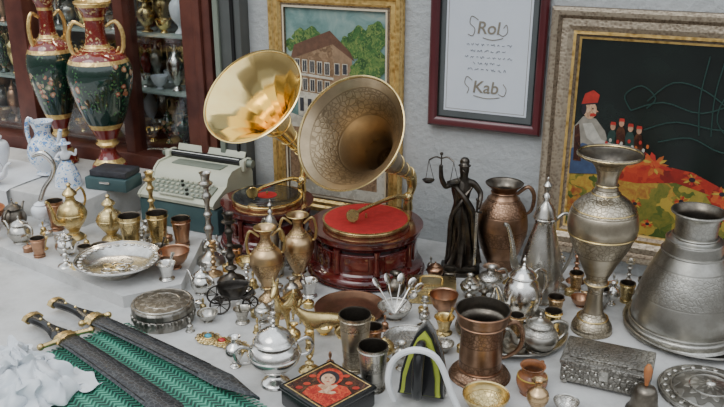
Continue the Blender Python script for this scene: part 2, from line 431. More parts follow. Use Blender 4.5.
P_URN=[(0,0),(.5,0),(.5,.05),(.2,.12),(.25,.2),(.8,.35),(1,.55),(.9,.7),(.6,.78),(.65,.82),(.3,.9),(.08,.95),(.1,1),(0,1)]
P_BOWL=[(0,0),(.4,0),(.4,.08),(.3,.16),(.7,.4),(.95,.8),(1,1)]
mb=MB()
ms=[BRASS_O,BRASS,COPPER,SILV,PEW,AMPH,FLG,WHITEP,FLR,SILV_E]
for z in (.166,.376,.586,.796):
    for row,y in enumerate((.11,.22,.34)):
        x=-2.4+row*.04
        while x<-.86:
            H=random.uniform(.10,.185); R=random.uniform(.022,.036)
            pr=random.choice([P_AMPH,P_URN,P_AMPH,P_BOWL]); 
            if pr is P_BOWL: H=.05
            mt=random.choice(ms); X=Matrix.Translation((x,y,z))
            mb.lathe(SP(pr,R,H),mt,18,X,2)
            if pr is P_AMPH:
                for s in (-1,1): mb.tube([(s*R*.35,0,H*.88),(s*R*1.0,0,H*.92),(s*R*.95,0,H*.62)],.0025,BRASS_O,6,X,3)
            x+=R*2+random.uniform(.006,.02)
mb.obj('cabinet_wares',(0,0,0),parent=CAB)
for zz,en in ((1.30,14),):
    ld=bpy.data.lights.new('cabinet_fill_light','AREA'); ld.shape='RECTANGLE'; ld.size=1.4; ld.size_y=.06; ld.energy=en; ld.color=(1,.82,.6)  # added warm fill light to brighten the wares, no actual lamp fitting
    lo=bpy.data.objects.new('cabinet_fill_light',ld); col.objects.link(lo); lo.location=wloc(-1.6,.10,T+zz); lo.rotation_euler=(math.radians(12),0,RW)

# ------------------------------------------------------------ frames
def frame(mb,x0,x1,z0,z1,prof,mats,y=0):
    for i in range(len(prof)-1):
        L=[]
        for w,h in (prof[i],prof[i+1]):
            L.append([(x0+w,y-h,z0+w),(x1-w,y-h,z0+w),(x1-w,y-h,z1-w),(x0+w,y-h,z1-w)])
        vs=L[0]+L[1]; m=mats[i] if isinstance(mats,list) else mats
        mb.add(vs,[[j,(j+1)%4,4+(j+1)%4,4+j] for j in range(4)],m)
def poly(mb,pts,y,mat,M=None):
    mb.add([(p[0],y,p[1]) for p in pts],[list(range(len(pts)))],mat,M)
def rect(mb,x0,z0,x1,z1,y,mat): poly(mb,[(x0,z0),(x1,z0),(x1,z1),(x0,z1)],y,mat)
def ell(mb,cx,cz,rx,rz,y,mat,a=0,n=20,jag=0):
    poly(mb,[(cx+(rx*math.cos(t)*math.cos(a)-rz*math.sin(t)*math.sin(a))*(1+jag*math.sin(t*7+cx*50)),cz+(rx*math.cos(t)*math.sin(a)+rz*math.sin(t)*math.cos(a))*(1+jag*math.sin(t*5+cz*70))) for t in [2*pi*i/n for i in range(n)]],y,mat)

# picture 1 : old timber house among trees
mb=MB(); x0,x1,z0,z1=-.522,-.055,.045,.775
frame(mb,x0,x1,z0,z1,[(0,0),(0,.022),(.006,.03),(.018,.030),(.024,.022),(.036,.024),(.044,.014),(.050,.014),(.0505,.018),(.056,.018),(.058,.008)],[GOLDF,GILT,GOLDF,GILT,GOLDF,GILT,CHAMPD,MATC,MATC,CHAMPD])
rect(mb,x0,z0,x1,z1,-.002,CHAMPD)
rect(mb,x0+.05,z0+.05,x1-.05,z1-.05,-.008,CV_SKY)
y=-.0086
for cx,cz,r in ((-.445,.60,.022),(-.41,.625,.03),(-.37,.635,.028),(-.24,.60,.04)): ell(mb,cx,cz,r,r*.9,y+.0002-.0001*cx,CV_TREE,jag=.15,n=30)
# lower plaster storey, two overhanging timber storeys, pitched roof
poly(mb,[(-.425,.37),(-.30,.345),(-.30,.45),(-.425,.455)],y,CV_HOUSE)
poly(mb,[(-.30,.345),(-.235,.37),(-.235,.46),(-.30,.45)],y,C_HOUSE2)
poly(mb,[(-.437,.445),(-.296,.436),(-.296,.615),(-.437,.562)],y-.0003,CV_TIMB)
poly(mb,[(-.296,.436),(-.228,.452),(-.228,.572),(-.296,.615)],y-.0003,C_HOUSE)
poly(mb,[(-.45,.553),(-.296,.610),(-.218,.560),(-.235,.590),(-.305,.652),(-.435,.600)],y-.0004,C_ROOF)
for zz in (.445,.505):
    poly(mb,[(-.441,zz),(-.294,zz-.009+.0),(-.294,zz-.001),(-.441,zz+.008)],y-.0005,CV_HOUSE)
    for c in range(5):
        xx=-.432+c*.027; dz=-.0014*c+.012
        rect(mb,xx-.002,zz+dz-.002,xx+.017,zz+.040+dz,y-.0008,CV_HOUSE)
        rect(mb,xx+.001,zz+dz+.001,xx+.007,zz+.037+dz,y-.0012,C_WIN); rect(mb,xx+.0085,zz+dz+.001,xx+.0145,zz+.037+dz,y-.0012,C_WIN)
    for c in range(2):
        xx=-.288+c*.028; rect(mb,xx-.002,zz+.008+c*.003,xx+.016,zz+.046,y-.0009,CV_HOUSE); rect(mb,xx,zz+.01+c*.003,xx+.014,zz+.044,y-.0012,C_WIN)
for c in range(4):
    xx=-.418+c*.029; rect(mb,xx,.385-.004*c,xx+.014,.430-.002*c,y-.0012,C_WIN)
poly(mb,[(-.472,.095),(-.105,.095),(-.105,.30),(-.235,.365),(-.30,.34),(-.472,.38)],y-.0013,CV_HOUSE)
rect(mb,-.46,.15,-.36,.33,y-.0016,CV_TIMB); rect(mb,-.25,.14,-.14,.28,y-.0016,CV_TIMB)
for cx,cz,r in ((-.16,.56,.052),(-.20,.62,.045),(-.145,.645,.038),(-.17,.48,.055),(-.155,.40,.048),(-.205,.53,.03),(-.455,.41,.016),(-.2,.42,.05),(-.455,.50,.015)):
    ell(mb,cx,cz,min(r,.048),r*1.1,y-.002-.0001*cx,CV_TREE,jag=.12,n=30)
wobj(mb,'framed_house_painting',-.002)

# picture 2 : calligraphy sheet
mb=MB(); x0,x1,z0,z1=.033,.3775,.39,.86
frame(mb,x0,x1,z0,z1,[(0,0),(0,.020),(.006,.026),(.018,.022),(.026,.012),(.030,.012),(.030,.008)],[REDF,REDF,REDF,REDF,BLACK,BLACK])
rect(mb,x0,z0,x1,z1,-.004,MATB)
rect(mb,x0+.028,z0+.028,x1-.028,z1-.028,-.0065,plain('mat_board_dark_olive',(.10,.11,.11),.7))
rect(mb,x0+.046,z0+.048,x1-.046,z1-.03,-.0075,PAPER)
frame(mb,x0+.052,x1-.052,z0+.054,z1-.034,[(0,0.0079),(.0015,.0079)],INKG)
random.seed(3)
for zz,w in ((.640,.062),(.622,.05),(.604,.066),(.586,.04),(.568,.055)):
    xx=.205-w
    while xx<.205+w:
        L_=random.uniform(.008,.018); pts=[(xx+q*.002,-.0082,zz+random.uniform(-.0035,.0035)) for q in range(int(L_/.002))]
        if len(pts)>2: mb.tube(pts,.0007,INK,4,sm=2)
        xx+=L_+.004
for pts in ([(.175,.71),(.155,.72),(.15,.70),(.165,.685),(.160,.665),(.145,.668)],[(.235,.675),(.25,.668),(.262,.68),(.258,.70),(.25,.69)],
            [(.165,.535),(.148,.545),(.142,.525),(.155,.51),(.150,.495)],[(.245,.50),(.262,.495),(.268,.515),(.258,.53)],[(.19,.66),(.22,.655),(.25,.662)],[(.17,.49),(.21,.484),(.25,.49)]):
    mb.tube([(a,-.0082,b) for a,b in pts],.0012,INKG,5)
F2=wobj(mb,'framed_calligraphy',-.002)
def text(s,x,z,size,mat,par,y=-.0085,shear=.12):
    cu=bpy.data.curves.new('lettering_'+s,'FONT'); cu.body=s; cu.size=size; cu.extrude=.0004; cu.offset=.0006; cu.align_x='CENTER'; cu.shear=shear; cu.materials.append(mat)
    o=bpy.data.objects.new('lettering_'+s,cu); col.objects.link(o); o.parent=par; o.location=(x,y,z); o.rotation_euler=(pi/2,0,0)
text('Rol',.205,.672,.050,INKG,F2); text('Kab',.205,.500,.050,INKG,F2)

# picture 3 : big painting
mb=MB(); x0,x1,z0,z1=.388,1.30,.05,.760
frame(mb,x0,x1,z0,z1,[(0,0),(0,.030),(.008,.040),(.020,.036),(.030,.026),(.048,.030),(.062,.022),(.070,.024),(.078,.014),(.084,.012)],[CHAMPD,CHAMP,CHAMP,CHAMPD,CHAMP,CHAMP,GOLDF,CHAMPD,GOLDF])
rect(mb,x0,z0,x1,z1,-.003,CHAMPD)
rect(mb,x0+.07,z0+.07,x1-.07,z1-.07,-.010,CV_BLACK)
y=-.0105
poly(mb,[(.458,.12),(1.23,.12),(1.23,.20),(1.05,.25),(.86,.285),(.70,.33),(.58,.335),(.458,.30)],y,CV_GROUND)
poly(mb,[(.50,.335),(.57,.29),(.66,.285),(.76,.30),(.86,.275),(.90,.29),(.80,.335),(.72,.345),(.66,.385),(.60,.365),(.54,.36)],y-.0003,CV_CLOTH)
poly(mb,[(.84,.275),(.98,.30),(1.23,.24),(1.23,.12),(.98,.12),(.90,.20)],y-.0004,CV_CLOTH)
rf=random.Random(4); kk=0
for fx,fz,fr in ((.70,.345,.05),(.60,.325,.026),(.80,.315,.030),(.88,.285,.028),(.97,.285,.034),(.66,.225,.022),(.78,.25,.022),(.56,.20,.02),(.87,.20,.026),(1.05,.25,.03),(.70,.17,.02)):
    for i in range(12):
        a=i*2*pi/12+rf.random()*.3; rr=fr*rf.uniform(.7,1.05); kk+=1
        poly(mb,[(fx+.15*fr*math.cos(a-.7),fz+.12*fr*math.sin(a-.7)),(fx+.7*rr*math.cos(a-.2),fz+.55*rr*math.sin(a-.2)),(fx+rr*math.cos(a),fz+rr*.75*math.sin(a)),(fx+.7*rr*math.cos(a+.2),fz+.55*rr*math.sin(a+.2)),(fx+.15*fr*math.cos(a+.7),fz+.12*fr*math.sin(a+.7))],y-.0006-.000006*kk,[C_OR,C_RED,C_OR,C_YEL][(i+int(fx*20))%4])
    ell(mb,fx,fz,fr*.28,fr*.22,y-.0016,C_DK if fr<.04 else CV_CLOTH)
y-=.0020
CL=flat('paint_grey_shirt',(.30,.27,.22))
poly(mb,[(.470,.29),(.56,.30),(.580,.36),(.558,.425),(.53,.458),(.495,.462),(.472,.43),(.462,.38)],y,CL)
poly(mb,[(.470,.29),(.56,.30),(.575,.35),(.54,.375),(.50,.385),(.462,.36)],y-.0002,C_BLU)
poly(mb,[(.495,.44),(.52,.445),(.55,.40),(.60,.385),(.605,.372),(.545,.378),(.51,.40)],y-.0003,C_WHT)
poly(mb,[(.474,.43),(.485,.44),(.492,.40),(.500,.33),(.478,.33)],y-.0003,CV_DARK)
ell(mb,.603,.379,.008,.007,y-.0004,C_SKIN)
ell(mb,.512,.480,.018,.025,y-.0004,CV_SKINP); ell(mb,.495,.482,.007,.016,y-.0005,C_DK)
poly(mb,[(.512,.462),(.528,.465),(.530,.470),(.522,.473),(.514,.471)],y-.0006,C_RED)
poly(mb,[(.486,.492),(.530,.500),(.534,.526),(.516,.538),(.494,.526)],y-.0007,C_RED)
poly(mb,[(.486,.492),(.530,.500),(.5305,.504),(.4865,.496)],y-.00075,C_DK)
poly(mb,[(.528,.484),(.536,.478),(.528,.476)],y-.00075,C_SKIN)
ell(mb,.519,.486,.0025,.0018,y-.0008,C_DK)
for i,(cx,cz) in enumerate(((.578,.440),(.600,.452),(.625,.440),(.648,.436))):
    poly(mb,[(cx-.016,cz-.06),(cx+.016,cz-.06),(cx+.011,cz-.020),(cx+.006,cz-.010),(cx-.006,cz-.010),(cx-.011,cz-.020)],y-.0002,[C_DGR,CV_DARK][i%2])
    ell(mb,cx,cz,.007,.010,y-.0004,C_SKIN); poly(mb,[(cx-.008,cz+.005),(cx+.008,cz+.005),(cx+.006,cz+.014),(cx-.006,cz+.014)],y-.0006,C_RED)
for i in range(12):
    cx=.565+.010*i; cz=.392+.012*math.sin(i*2.3); ell(mb,cx,cz,.004,.006,y-.0009,[C_RED,C_WHT,C_OR][i%3])
K=plain('flourish_green',(.02,.055,.045),.4)
for pts in ([(.66,.44),(.74,.47),(.86,.46),(.98,.50),(1.02,.56),(.95,.60),(.86,.56),(.84,.48),(.90,.42)],
            [(.80,.44),(.79,.54),(.80,.65)],[(.83,.44),(.825,.55),(.84,.66)],[(.865,.44),(.87,.54),(.89,.64)],
            [(.66,.52),(.72,.575),(.80,.56),(.88,.50),(.93,.43)],[(.62,.49),(.70,.52),(.80,.50),(.9,.55),(1.0,.62)],
            [(.70,.41),(.78,.43),(.86,.40),(.95,.41),(1.05,.46)],[(.62,.49),(.60,.53),(.64,.56),(.68,.53),(.66,.50)]):
    mb.tube([(a,-.0125,b) for a,b in pts],.0018,K,5)
wobj(mb,'framed_genre_painting',-.002)

# ------------------------------------------------------------ gramophones
def gramophone(name,c,R,H,mouth,neck,HR,hornmat,rimmat,top,metalm,pw=(.33,.15,.52,5.5),panels=0):
    E=empty(name,(c[0],c[1],0)); SPOTS.append((c[0],c[1],R+.003))
    mb=MB(); h=H-.015
    mb.lathe([(0,.008),(R*.96,.008),(R*.96,.008),(R,.012),(R,.022),(R,.022),(R*.97,.030),(R*.90,.036),(R*.86,.044),(R*.86,.044),(R*.85,h-.035),(R*.85,h-.035),(R*.88,h-.028),(R*.94,h-.020),(R*.94,h-.020),(R*.95,h-.006),(R*.92,h),(R*.92,h),(0,h)],MAHOG,64,sm=3)
    for i in range(8):
        a=2*pi*i/8+.2; x,y=math.cos(a)*R*.87,math.sin(a)*R*.87
        mb.tube([(x,y,.042),(x,y,.058),(x,y,h-.05),(x,y,h-.032)],[.011,.008,.008,.011],MAHOG,10)
        a2=a+pi/8; M=Matrix.Rotation(a2,4,'Z')
        mb.box((R*.855,0,(h+.006)/2),(.006,.07,h-.10),MAHOG,M,.002)
    for a in (0.3,1.87,3.44,5.0): mb.ball((math.cos(a)*R*.85,math.sin(a)*R*.85,.0075),.012,metalm,squash=(1,1,.6))
    mb.obj('case',(0,0,0),parent=E)
    mb=MB(); pr=R*.74
    mb.lathe([(0,h),(pr*.98,h),(pr*.98,h),(pr,h+.004),(pr,h+.013),(pr,h+.013),(pr*.975,h+.0145),(pr*.975,h+.0145),(pr*.3,h+.014),(pr*.3,h+.014),(0,h+.014)],metalm,56,sm=2)
    mb.lathe([(0,h+.0155),(pr*.96,h+.0155),(pr*.97,h+.0145)],top,56,sm=1)
    if top is VINYL:
        for q in (.45,.6,.75,.88): mb.torus((0,0,h+.0155),pr*q,.0006,VINYL,seg=56,ss=5)
        mb.lathe([(0,h+.0165),(pr*.28,h+.0165),(pr*.29,h+.015)],FELT,32,sm=1)
    mb.lathe([(0,h+.03),(.003,h+.028),(.004,h+.015)],metalm,10,sm=1)
    mb.obj('turntable',(0,0,0),parent=E)
    m=Vector(mouth)-Vector((c[0],c[1],0)); n=Vector(neck)-Vector((c[0],c[1],0))
    ax=(m-n); L=ax.length; q=ax.to_track_quat('Z','Y')
    mb=MB(); pr=[]; r0=.015
    for i in range(33):
        t=i/32; pr.append((r0+(HR-r0)*(pw[0]*t+pw[1]*t**2+pw[2]*t**pw[3]),t*L))
    lip=[(HR+.002,L+.002),(HR+.003,L+.0045),(HR,L+.0055),(HR-.003,L+.003)]
    mb.lathe(pr,hornmat,72,sm=1)
    mb.lathe([pr[-1]]+lip+[(HR-.0035,L)],rimmat,72,sm=1)
    if panels:
        seg=panels*8; vs=[];fs=[]; P2=[(max(r-.0025,.002),z) for r,z in pr]
        for r,z in P2:
            for j in range(seg):
                a=2*pi*j/seg; u=abs(((j%8)/8)-.5)*2; k=1-.022*(1-u*u)*min(1,(z/L)**.5)*(1 if z<L*.97 else .3)
                vs.append((r*k*math.cos(a),r*k*math.sin(a),z))
        for i in range(len(P2)-1):
            for j in range(seg):
                kk=(j+1)%seg; fs.append([i*seg+j,i*seg+kk,(i+1)*seg+kk,(i+1)*seg+j])
        mb.add(vs,fs,hornmat)
    else: mb.lathe([(max(r-.0025,.002),z) for r,z in pr],hornmat,72,sm=1)
    for zt in (.10,.28,.5):
        i=int(zt*32); mb.torus((0,0,pr[i][1]),pr[i][0]+.0005,.003,rimmat,seg=40)
    o=mb.obj('horn',n,parent=E,ang=50); o.rotation_mode='QUATERNION'; o.rotation_quaternion=q
    mb=MB(); d=-ax.normalized()
    e=[n-d*.03,n,n+d*.022+Vector((0,0,-.004)),n+d*.032+Vector((0,0,-.028)),Vector((n.x+d.x*.02,n.y+d.y*.02,h+.045)),Vector((n.x+d.x*.0,n.y,h+.03))]
    mb.tube(e,[.0145,.018,.018,.015,.011,.010],metalm,16)
    mb.torus(n+d*.004,.0185,.003,metalm,axis=tuple(d))
    sx=n.x*.97; sy=n.y*.97
    mb.tube([(sx+.006,sy+.004,h-.002),(sx+.006,sy+.004,h+.035)],[.016,.012],metalm,16,sm=2)
    mb.ball((sx+.006,sy+.004,h+.038),.016,metalm)
    tip=Vector((-.035,-.045,h+.022))
    mb.tube([(sx,sy,h+.04),(sx*.75,sy*.75,h+.052),(sx*.35,sy*.35+.0,h+.050),(tip.x+.02,tip.y+.03,h+.044),(tip.x,tip.y,h+.036)],[.008,.007,.006,.006,.007],metalm,10)
    mb.lathe([(0,-.006),(.017,-.006),(.019,-.003),(.019,.003),(.017,.006),(0,.006)],metalm,24,Matrix.Translation(tip+Vector((-.004,-.004,.018)))@Matrix.Rotation(pi/2.2,4,'X'),1)
    mb.tube([tip+Vector((0,0,.002)),tip+Vector((.0,-.003,-.005))],.001,metalm,6,sm=1)
    mb.obj('tone_arm',(0,0,0),parent=E)
    return E
gramophone('gramophone',(.012,2.185),.17,.16,(-.032,2.05,.452),(.138,2.30,.262),.160,HORN_E,BRASS_O,FELT,BRASS_O,pw=(.36,.16,.48,4.5))
gramophone('gramophone.001',(-.302,2.400),.15,.155,(-.318,2.285,.500),(-.200,2.475,.285),.158,BRASS,BRASS,VINYL,BRASS,pw=(.30,.14,.56,4.6),panels=12)

# ------------------------------------------------------------ statue of justice
E=empty('lady_justice_statue',(.29,2.16,0),-.15); SPOTS.append((.29,2.16,.07))
mb=MB()
mb.box((0,0,.007),(.115,.095,.014),BRONZE,bev=.003); mb.box((0,0,.022),(.096,.078,.018),BRONZE,bev=.004)
mb.obj('plinth',(0,0,0),parent=E)
mb=MB()
def fold(z0,z1,prs,nf,am):
    vs=[];fs=[];seg=64
    pr=crom([(a,b,c) for a,b,c in prs],4)
    for rx,ry,z in pr:
        k=1-(z-z0)/(z1-z0)
        for j in range(seg):
            a=2*pi*j/seg; w=1+am*k*math.sin(a*nf+z*22)+am*.5*k*math.sin(a*(nf*2+1)-z*12)
            vs.append((rx*w*math.cos(a)+.006*math.sin(z*18),ry*w*math.sin(a),z))
    for i in range(len(pr)-1):
        for j in range(seg):
            q=(j+1)%seg; fs.append([i*seg+j,i*seg+q,(i+1)*seg+q,(i+1)*seg+j])
    mb.add(vs,fs,BRONZE)
fold(.03,.33,[(.047,.038,.03),(.040,.032,.06),(.034,.028,.12),(.031,.024,.16),(.029,.023,.185),(.021,.017,.215),(.023,.018,.235),(.028,.020,.255),(.028,.016,.272),(.016,.012,.285),(.008,.008,.292)],7,.20)
mb.tube([(-.022,-.018,.268),(.008,-.026,.235),(.030,-.022,.19),(.037,-.02,.12),(.050,-.012,.045)],[.007,.009,.010,.011,.010],BRONZE,8)
mb.tube([(.026,.0,.270),(-.005,-.024,.225),(-.03,-.02,.18),(-.034,-.016,.10),(-.038,-.012,.04)],[.005,.007,.007,.008,.007],BRONZE,8)
mb.obj('robe',(0,0,0),parent=E)
V=[((0,0,.20),.017),((0,0,.245),.019),((0,0,.275),.017),((0,0,.294),.009),((0,-.001,.308),.014),((0,-.002,.326),.0165,.015),((0,0,.340),.009),
   ((-.029,0,.277),.011),((-.052,-.005,.262),.009),((-.064,-.012,.292),.0075),((-.066,-.014,.322),.006),((-.065,-.014,.334),.0065),
   ((.029,0,.277),.011),((.050,-.002,.248),.009),((.047,-.018,.222),.0075),((.042,-.026,.207),.0065)]
skin('figure',V,[(0,1),(1,2),(2,3),(3,4),(4,5),(5,6),(2,7),(7,8),(8,9),(9,10),(10,11),(2,12),(12,13),(13,14),(14,15)],BRONZE,parent=E)
mb=MB()
mb.ball((0,.009,.336),.014,BRONZE); mb.torus((0,0,.328),.0155,.0025,BRONZE,axis=(0,.1,1))
mb.tube([(-.004,-.0155,.318),(0,-.020,.314),(.003,-.0155,.312)],.0022,BRONZE,6)
mb.tube([(-.065,-.014,.33),(-.065,-.014,.362)],.0022,BRONZE,6,sm=1); mb.ball((-.065,-.014,.364),.005,BRONZE)
mb.tube([(-.100,-.018,.345),(-.082,-.016,.355),(-.065,-.014,.351),(-.048,-.016,.355),(-.030,-.026,.345)],.0024,BRONZE,6)
for x,y in ((-.100,-.018),(-.030,-.030)):
    for a in (0,2.1,4.2): mb.tube([(x,y,.345),(x+.016*math.cos(a),y+.016*math.sin(a),.285)],.0009,BRONZE,5,sm=1)
    mb.lathe([(0,.277),(.011,.279),(.018,.287),(.017,.287),(.010,.2815),(0,.280)],BRONZE,18,Matrix.Translation((x,y,0)),1)
mb.tube([(.041,-.028,.236),(.041,-.028,.200)],.0032,BRONZE,8,sm=1); mb.ball((.041,-.028,.238),.005,BRONZE)
mb.box((.041,-.028,.200),(.030,.005,.005),BRONZE,bev=.001)
mb.box((.041,-.030,.115),(.008,.0025,.168),PEW,bev=.0008)
mb.obj('scales_and_sword',(0,0,0),parent=E)

# ------------------------------------------------------------ generic wares
def ware(name,x,y,R,H,prof,mat,z=0,rz=0,spout=None,hand=None,hmat=None,open_=True,seg=36,flute=None,rings=(),ringmat=None,bands=None,inner=None,th=.0025):
    mb=MB(); P=SP(prof,R,H)
    if bands: bands=[(b[0]*H,b[1]) for b in bands]
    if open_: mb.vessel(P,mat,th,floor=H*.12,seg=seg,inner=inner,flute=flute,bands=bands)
    else: mb.lathe(P,mat,seg,flute=flute,bands=bands)
    for rr,zz in rings: mb.torus((0,0,zz*H),rr*R,.0022,ringmat or mat,seg=seg,ss=6)
    if spout:
        pts,rad=spout; mb.tube([(a*R,0,b*H) for a,b in pts],[q*R for q in rad],hmat or mat,12)
    if hand:
        for hs in hand:
            pts,rad=hs; mb.tube([(a*R,0,b*H) for a,b in pts],rad,hmat or mat,8)
    return mb.obj(name,(x,y,z),rz)
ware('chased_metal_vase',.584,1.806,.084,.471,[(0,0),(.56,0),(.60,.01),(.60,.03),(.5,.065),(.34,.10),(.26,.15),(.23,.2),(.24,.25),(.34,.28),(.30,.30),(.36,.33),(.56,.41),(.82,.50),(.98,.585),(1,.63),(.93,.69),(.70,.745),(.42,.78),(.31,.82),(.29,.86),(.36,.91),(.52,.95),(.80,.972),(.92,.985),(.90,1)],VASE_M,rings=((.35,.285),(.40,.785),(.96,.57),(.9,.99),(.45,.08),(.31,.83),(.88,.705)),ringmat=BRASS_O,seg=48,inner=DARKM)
mb=MB()
P=SP([(0,0),(1,0),(1.03,.02),(1.02,.06),(.97,.08),(.97,.14),(.93,.25),(.82,.42),(.68,.56),(.56,.66),(.54,.68),(.52,.72),(.50,.76),(.42,.78),(.38,.81),(.385,.9),(.40,.95),(.46,.985),(.48,1)],.13,.32)
mb.vessel(P,PEW_D,.003,.01,seg=56,inner=DARKM)
for r,z in ((.99,.09),(.56,.67),(.50,.765),(.40,.80),(.47,.99)): mb.torus((0,0,z*.32),r*.13,.0030,PEW_D,seg=48)
mb.obj('bell_shaped_ewer',(.81,1.80,.007))
def plate(name,x,y,R,mat,h=.015,z=0,rim=.82,tilt=None,rz=0,lip=PEW,deep=.2):
    mb=MB()
    mb.lathe([(0,.001),(R*.6,.0),(R*.6,.0),(R*rim,.003),(R*.96,h*.8),(R,h),(R*1.005,h+.002),(R,h+.0035),(R*.96,h*.85+.003),(R*rim,.0062),(R*.7,.0045),(0,.0045)],mat,60,sm=2)
    mb.torus((0,0,h+.002),R,.0024,lip,seg=56)
    return mb.obj(name,(x,y,z),rz,rot=tilt)
plate('round_serving_tray',.845,1.80,.175,PLATE_E,.02)
plate('round_serving_tray.001',.375,1.785,.138,PLATE_E,.016); TRAYSPOT=SPOTS.pop()
mb=MB(); R=.108
mb.lathe([(0,.0),(R*.9,.0),(R*.97,.003),(R,.008),(R,.010),(R*.93,.013),(R*.80,.010),(R*.72,.012),(R*.5,.020),(R*.2,.026),(0,.028)],TIN_E,60,sm=3)
for q,z in ((.98,.010),(.74,.013),(.4,.023)): mb.torus((0,0,z),R*q,.0022,PEW,seg=56)
for i in range(24):
    a=2*pi*i/24; mb.ball((math.cos(a)*R*.86,math.sin(a)*R*.86,.011),.006,PEW,8,squash=(1,1,.6))
mb.ball((0,0,.027),.012,PEW,squash=(1,1,.7)); mb.obj('embossed_plate',(.765,1.515,.0))
ware('copper_handled_vase',.41,2.18,.074,.27,[(0,0),(.5,0),(.52,.03),(.5,.06),(.75,.22),(.97,.42),(1,.55),(.9,.70),(.62,.82),(.48,.88),(.50,.93),(.72,.985),(.74,1)],COPPER_E,hand=[([(.5,.88),(.9,.97),(1.15,.88),(1.1,.72),(.9,.66)],[.005,.006,.006,.005,.004])],rz=-.2,rings=((.62,.82),(.49,.9)),inner=DARKM)
def finial(mb,z,r,mat):
    mb.lathe([(0,z+r*4.2),(r*.25,z+r*3.9),(r*.3,z+r*3.2),(r*.9,z+r*2.4),(r*.5,z+r*1.6),(r*.3,z+r),(r*.7,z+r*.5),(r*.9,z)],mat,16)
def coffeepot(name,x,y,R,H,mat,rz=0,z=0,spout=True,tall=True,hm=None):
    mb=MB()
    if tall: P=[(0,0),(.8,0),(.85,.02),(.82,.04),(.95,.12),(1,.22),(.92,.34),(.70,.48),(.52,.58),(.44,.64),(.46,.66),(.50,.67)]
    else: P=[(0,0),(.6,0),(.62,.03),(.5,.06),(.8,.15),(1,.30),(1,.42),(.82,.56),(.62,.63),(.60,.66),(.66,.68)]
    sg=40 if R>.04 else 26
    mb.lathe(SP(P,R,H),mat,sg)
    q=P[-1][0]
    mb.lathe(SP([(q*1.05,.67),(q*1.05,.685),(q*.95,.71),(q*.7,.76),(q*.32,.80),(q*.2,.83),(q*.1,.84)],R,H),mat,sg)
    finial(mb,.84*H,.16*H/4.2,mat)
    for r,zz in ((P[-1][0]*1.05,.675),(.84 if tall else .6,.03)): mb.torus((0,0,zz*H),r*R,.002,mat,seg=32,ss=6)
    k=min(1,R/.045)
    if spout: mb.tube([(R*.8,0,H*.22),(R*1.3,0,H*.30),(R*1.5,0,H*.48),(R*1.75,0,H*.62),(R*1.95,0,H*.64)],[R*.26,R*.2,R*.13,R*.1,R*.09],mat,12)
    mb.tube([(-R*.45,0,H*.64),(-R*1.0,0,H*.70),(-R*1.5,0,H*.60),(-R*1.5,0,H*.38),(-R*1.1,0,H*.22),(-R*.9,0,H*.20)],[w*k for w in (.0045,.005,.0055,.005,.0045,.004)],hm or mat,10)
    return mb.obj(name,(x,y,z),rz)
def respot(r):   # tighten the footprint of the last ware
    a=SPOTS.pop(); SPOTS.append((a[0],a[1],r))
coffeepot('pewter_coffeepot',.487,1.985,.058,.352,PEW,pi+.15); respot(.085)
coffeepot('pewter_teapot',.415,1.865,.050,.176,SILV,pi+.5,z=.006,tall=False); respot(.07)
coffeepot('pewter_teapot.001',.425,1.695,.045,.105,PEW_E,pi+.2,z=.006,tall=False); respot(.065)
ware('copper_tankard',.27,1.595,.066,.17,[(0,0),(1,0),(1.02,.03),(1,.06),(.8,.10),(.74,.14),(.74,.3),(.72,.5),(.72,.72),(.78,.80),(.86,.83),(.88,.90),(.92,.98),(.93,1)],COPPER_E,hand=[([(.72,.74),(1.15,.80),(1.4,.62),(1.3,.40),(.9,.28),(.72,.26)],[.004,.006,.006,.0055,.004,.004])],rings=((.98,.05),(.80,.80),(.92,.985),(.75,.14)),ringmat=COPPER,inner=DARKM)
mb=MB(); P=SP([(0,0),(.7,0),(.75,.04),(1,.35),(.98,.6),(.72,.8),(.78,.95),(.84,1)],.034,.067); mb.vessel(P,GLAZE,.003,.01)
mb.torus((0,0,.03),.0325,.002,CREAM,seg=30); mb.torus((0,0,.042),.0318,.0018,C_YEL,seg=30)
mb.tube([(.026,0,.056),(.048,0,.054),(.05,0,.032),(.032,0,.018)],.004,GLAZE,8); mb.obj('glazed_clay_mug',(.375,1.525,0),.9)
mb=MB(); mb.box((0,0,.022),(.19,.115,.044),BOX_E,bev=.004); mb.box((0,0,.049),(.196,.121,.012),BOX_E,bev=.004); mb.box((0,0,.057),(.16,.085,.006),BOX_E,bev=.003)
for sx in (-1,1):
    for sy in (-1,1): mb.ball((sx*.085,sy*.048,.0),.010,PEW,squash=(1,1,.8))
for i in range(11): mb.ball((-.085+i*.017,-.060,.014),.004,PEW,8); mb.ball((-.085+i*.017,-.060,.034),.004,PEW,8)
mb.box((0,-.061,.035),(.018,.004,.024),PEW,bev=.001); mb.obj('embossed_metal_casket',(.555,1.575,.008),-.42)
mb=MB(); mb.lathe([(.034,.002),(.037,0),(.036,.004),(.029,.016),(.026,.04),(.021,.055),(.010,.062),(0,.063)],DARKM,32)
mb.tube([(0,0,.06),(0,0,.072),(0,0,.085),(0,0,.10),(0,0,.112)],[.004,.005,.008,.009,.004],WOODO,12); mb.obj('hand_bell',(.60,1.455,0))
ware('shallow_brass_bowl',.262,1.450,.050,.045,P_BOWL,BRASS_E)

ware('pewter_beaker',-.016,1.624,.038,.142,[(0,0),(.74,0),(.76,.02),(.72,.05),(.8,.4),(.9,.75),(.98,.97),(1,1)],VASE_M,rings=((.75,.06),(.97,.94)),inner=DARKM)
ware('pewter_beaker.001',.024,1.54,.034,.109,[(0,0),(.76,0),(.78,.02),(.74,.05),(.82,.4),(.92,.75),(.98,.97),(1,1)],PEW_E,rings=((.77,.08),(.97,.93)),inner=DARKM)
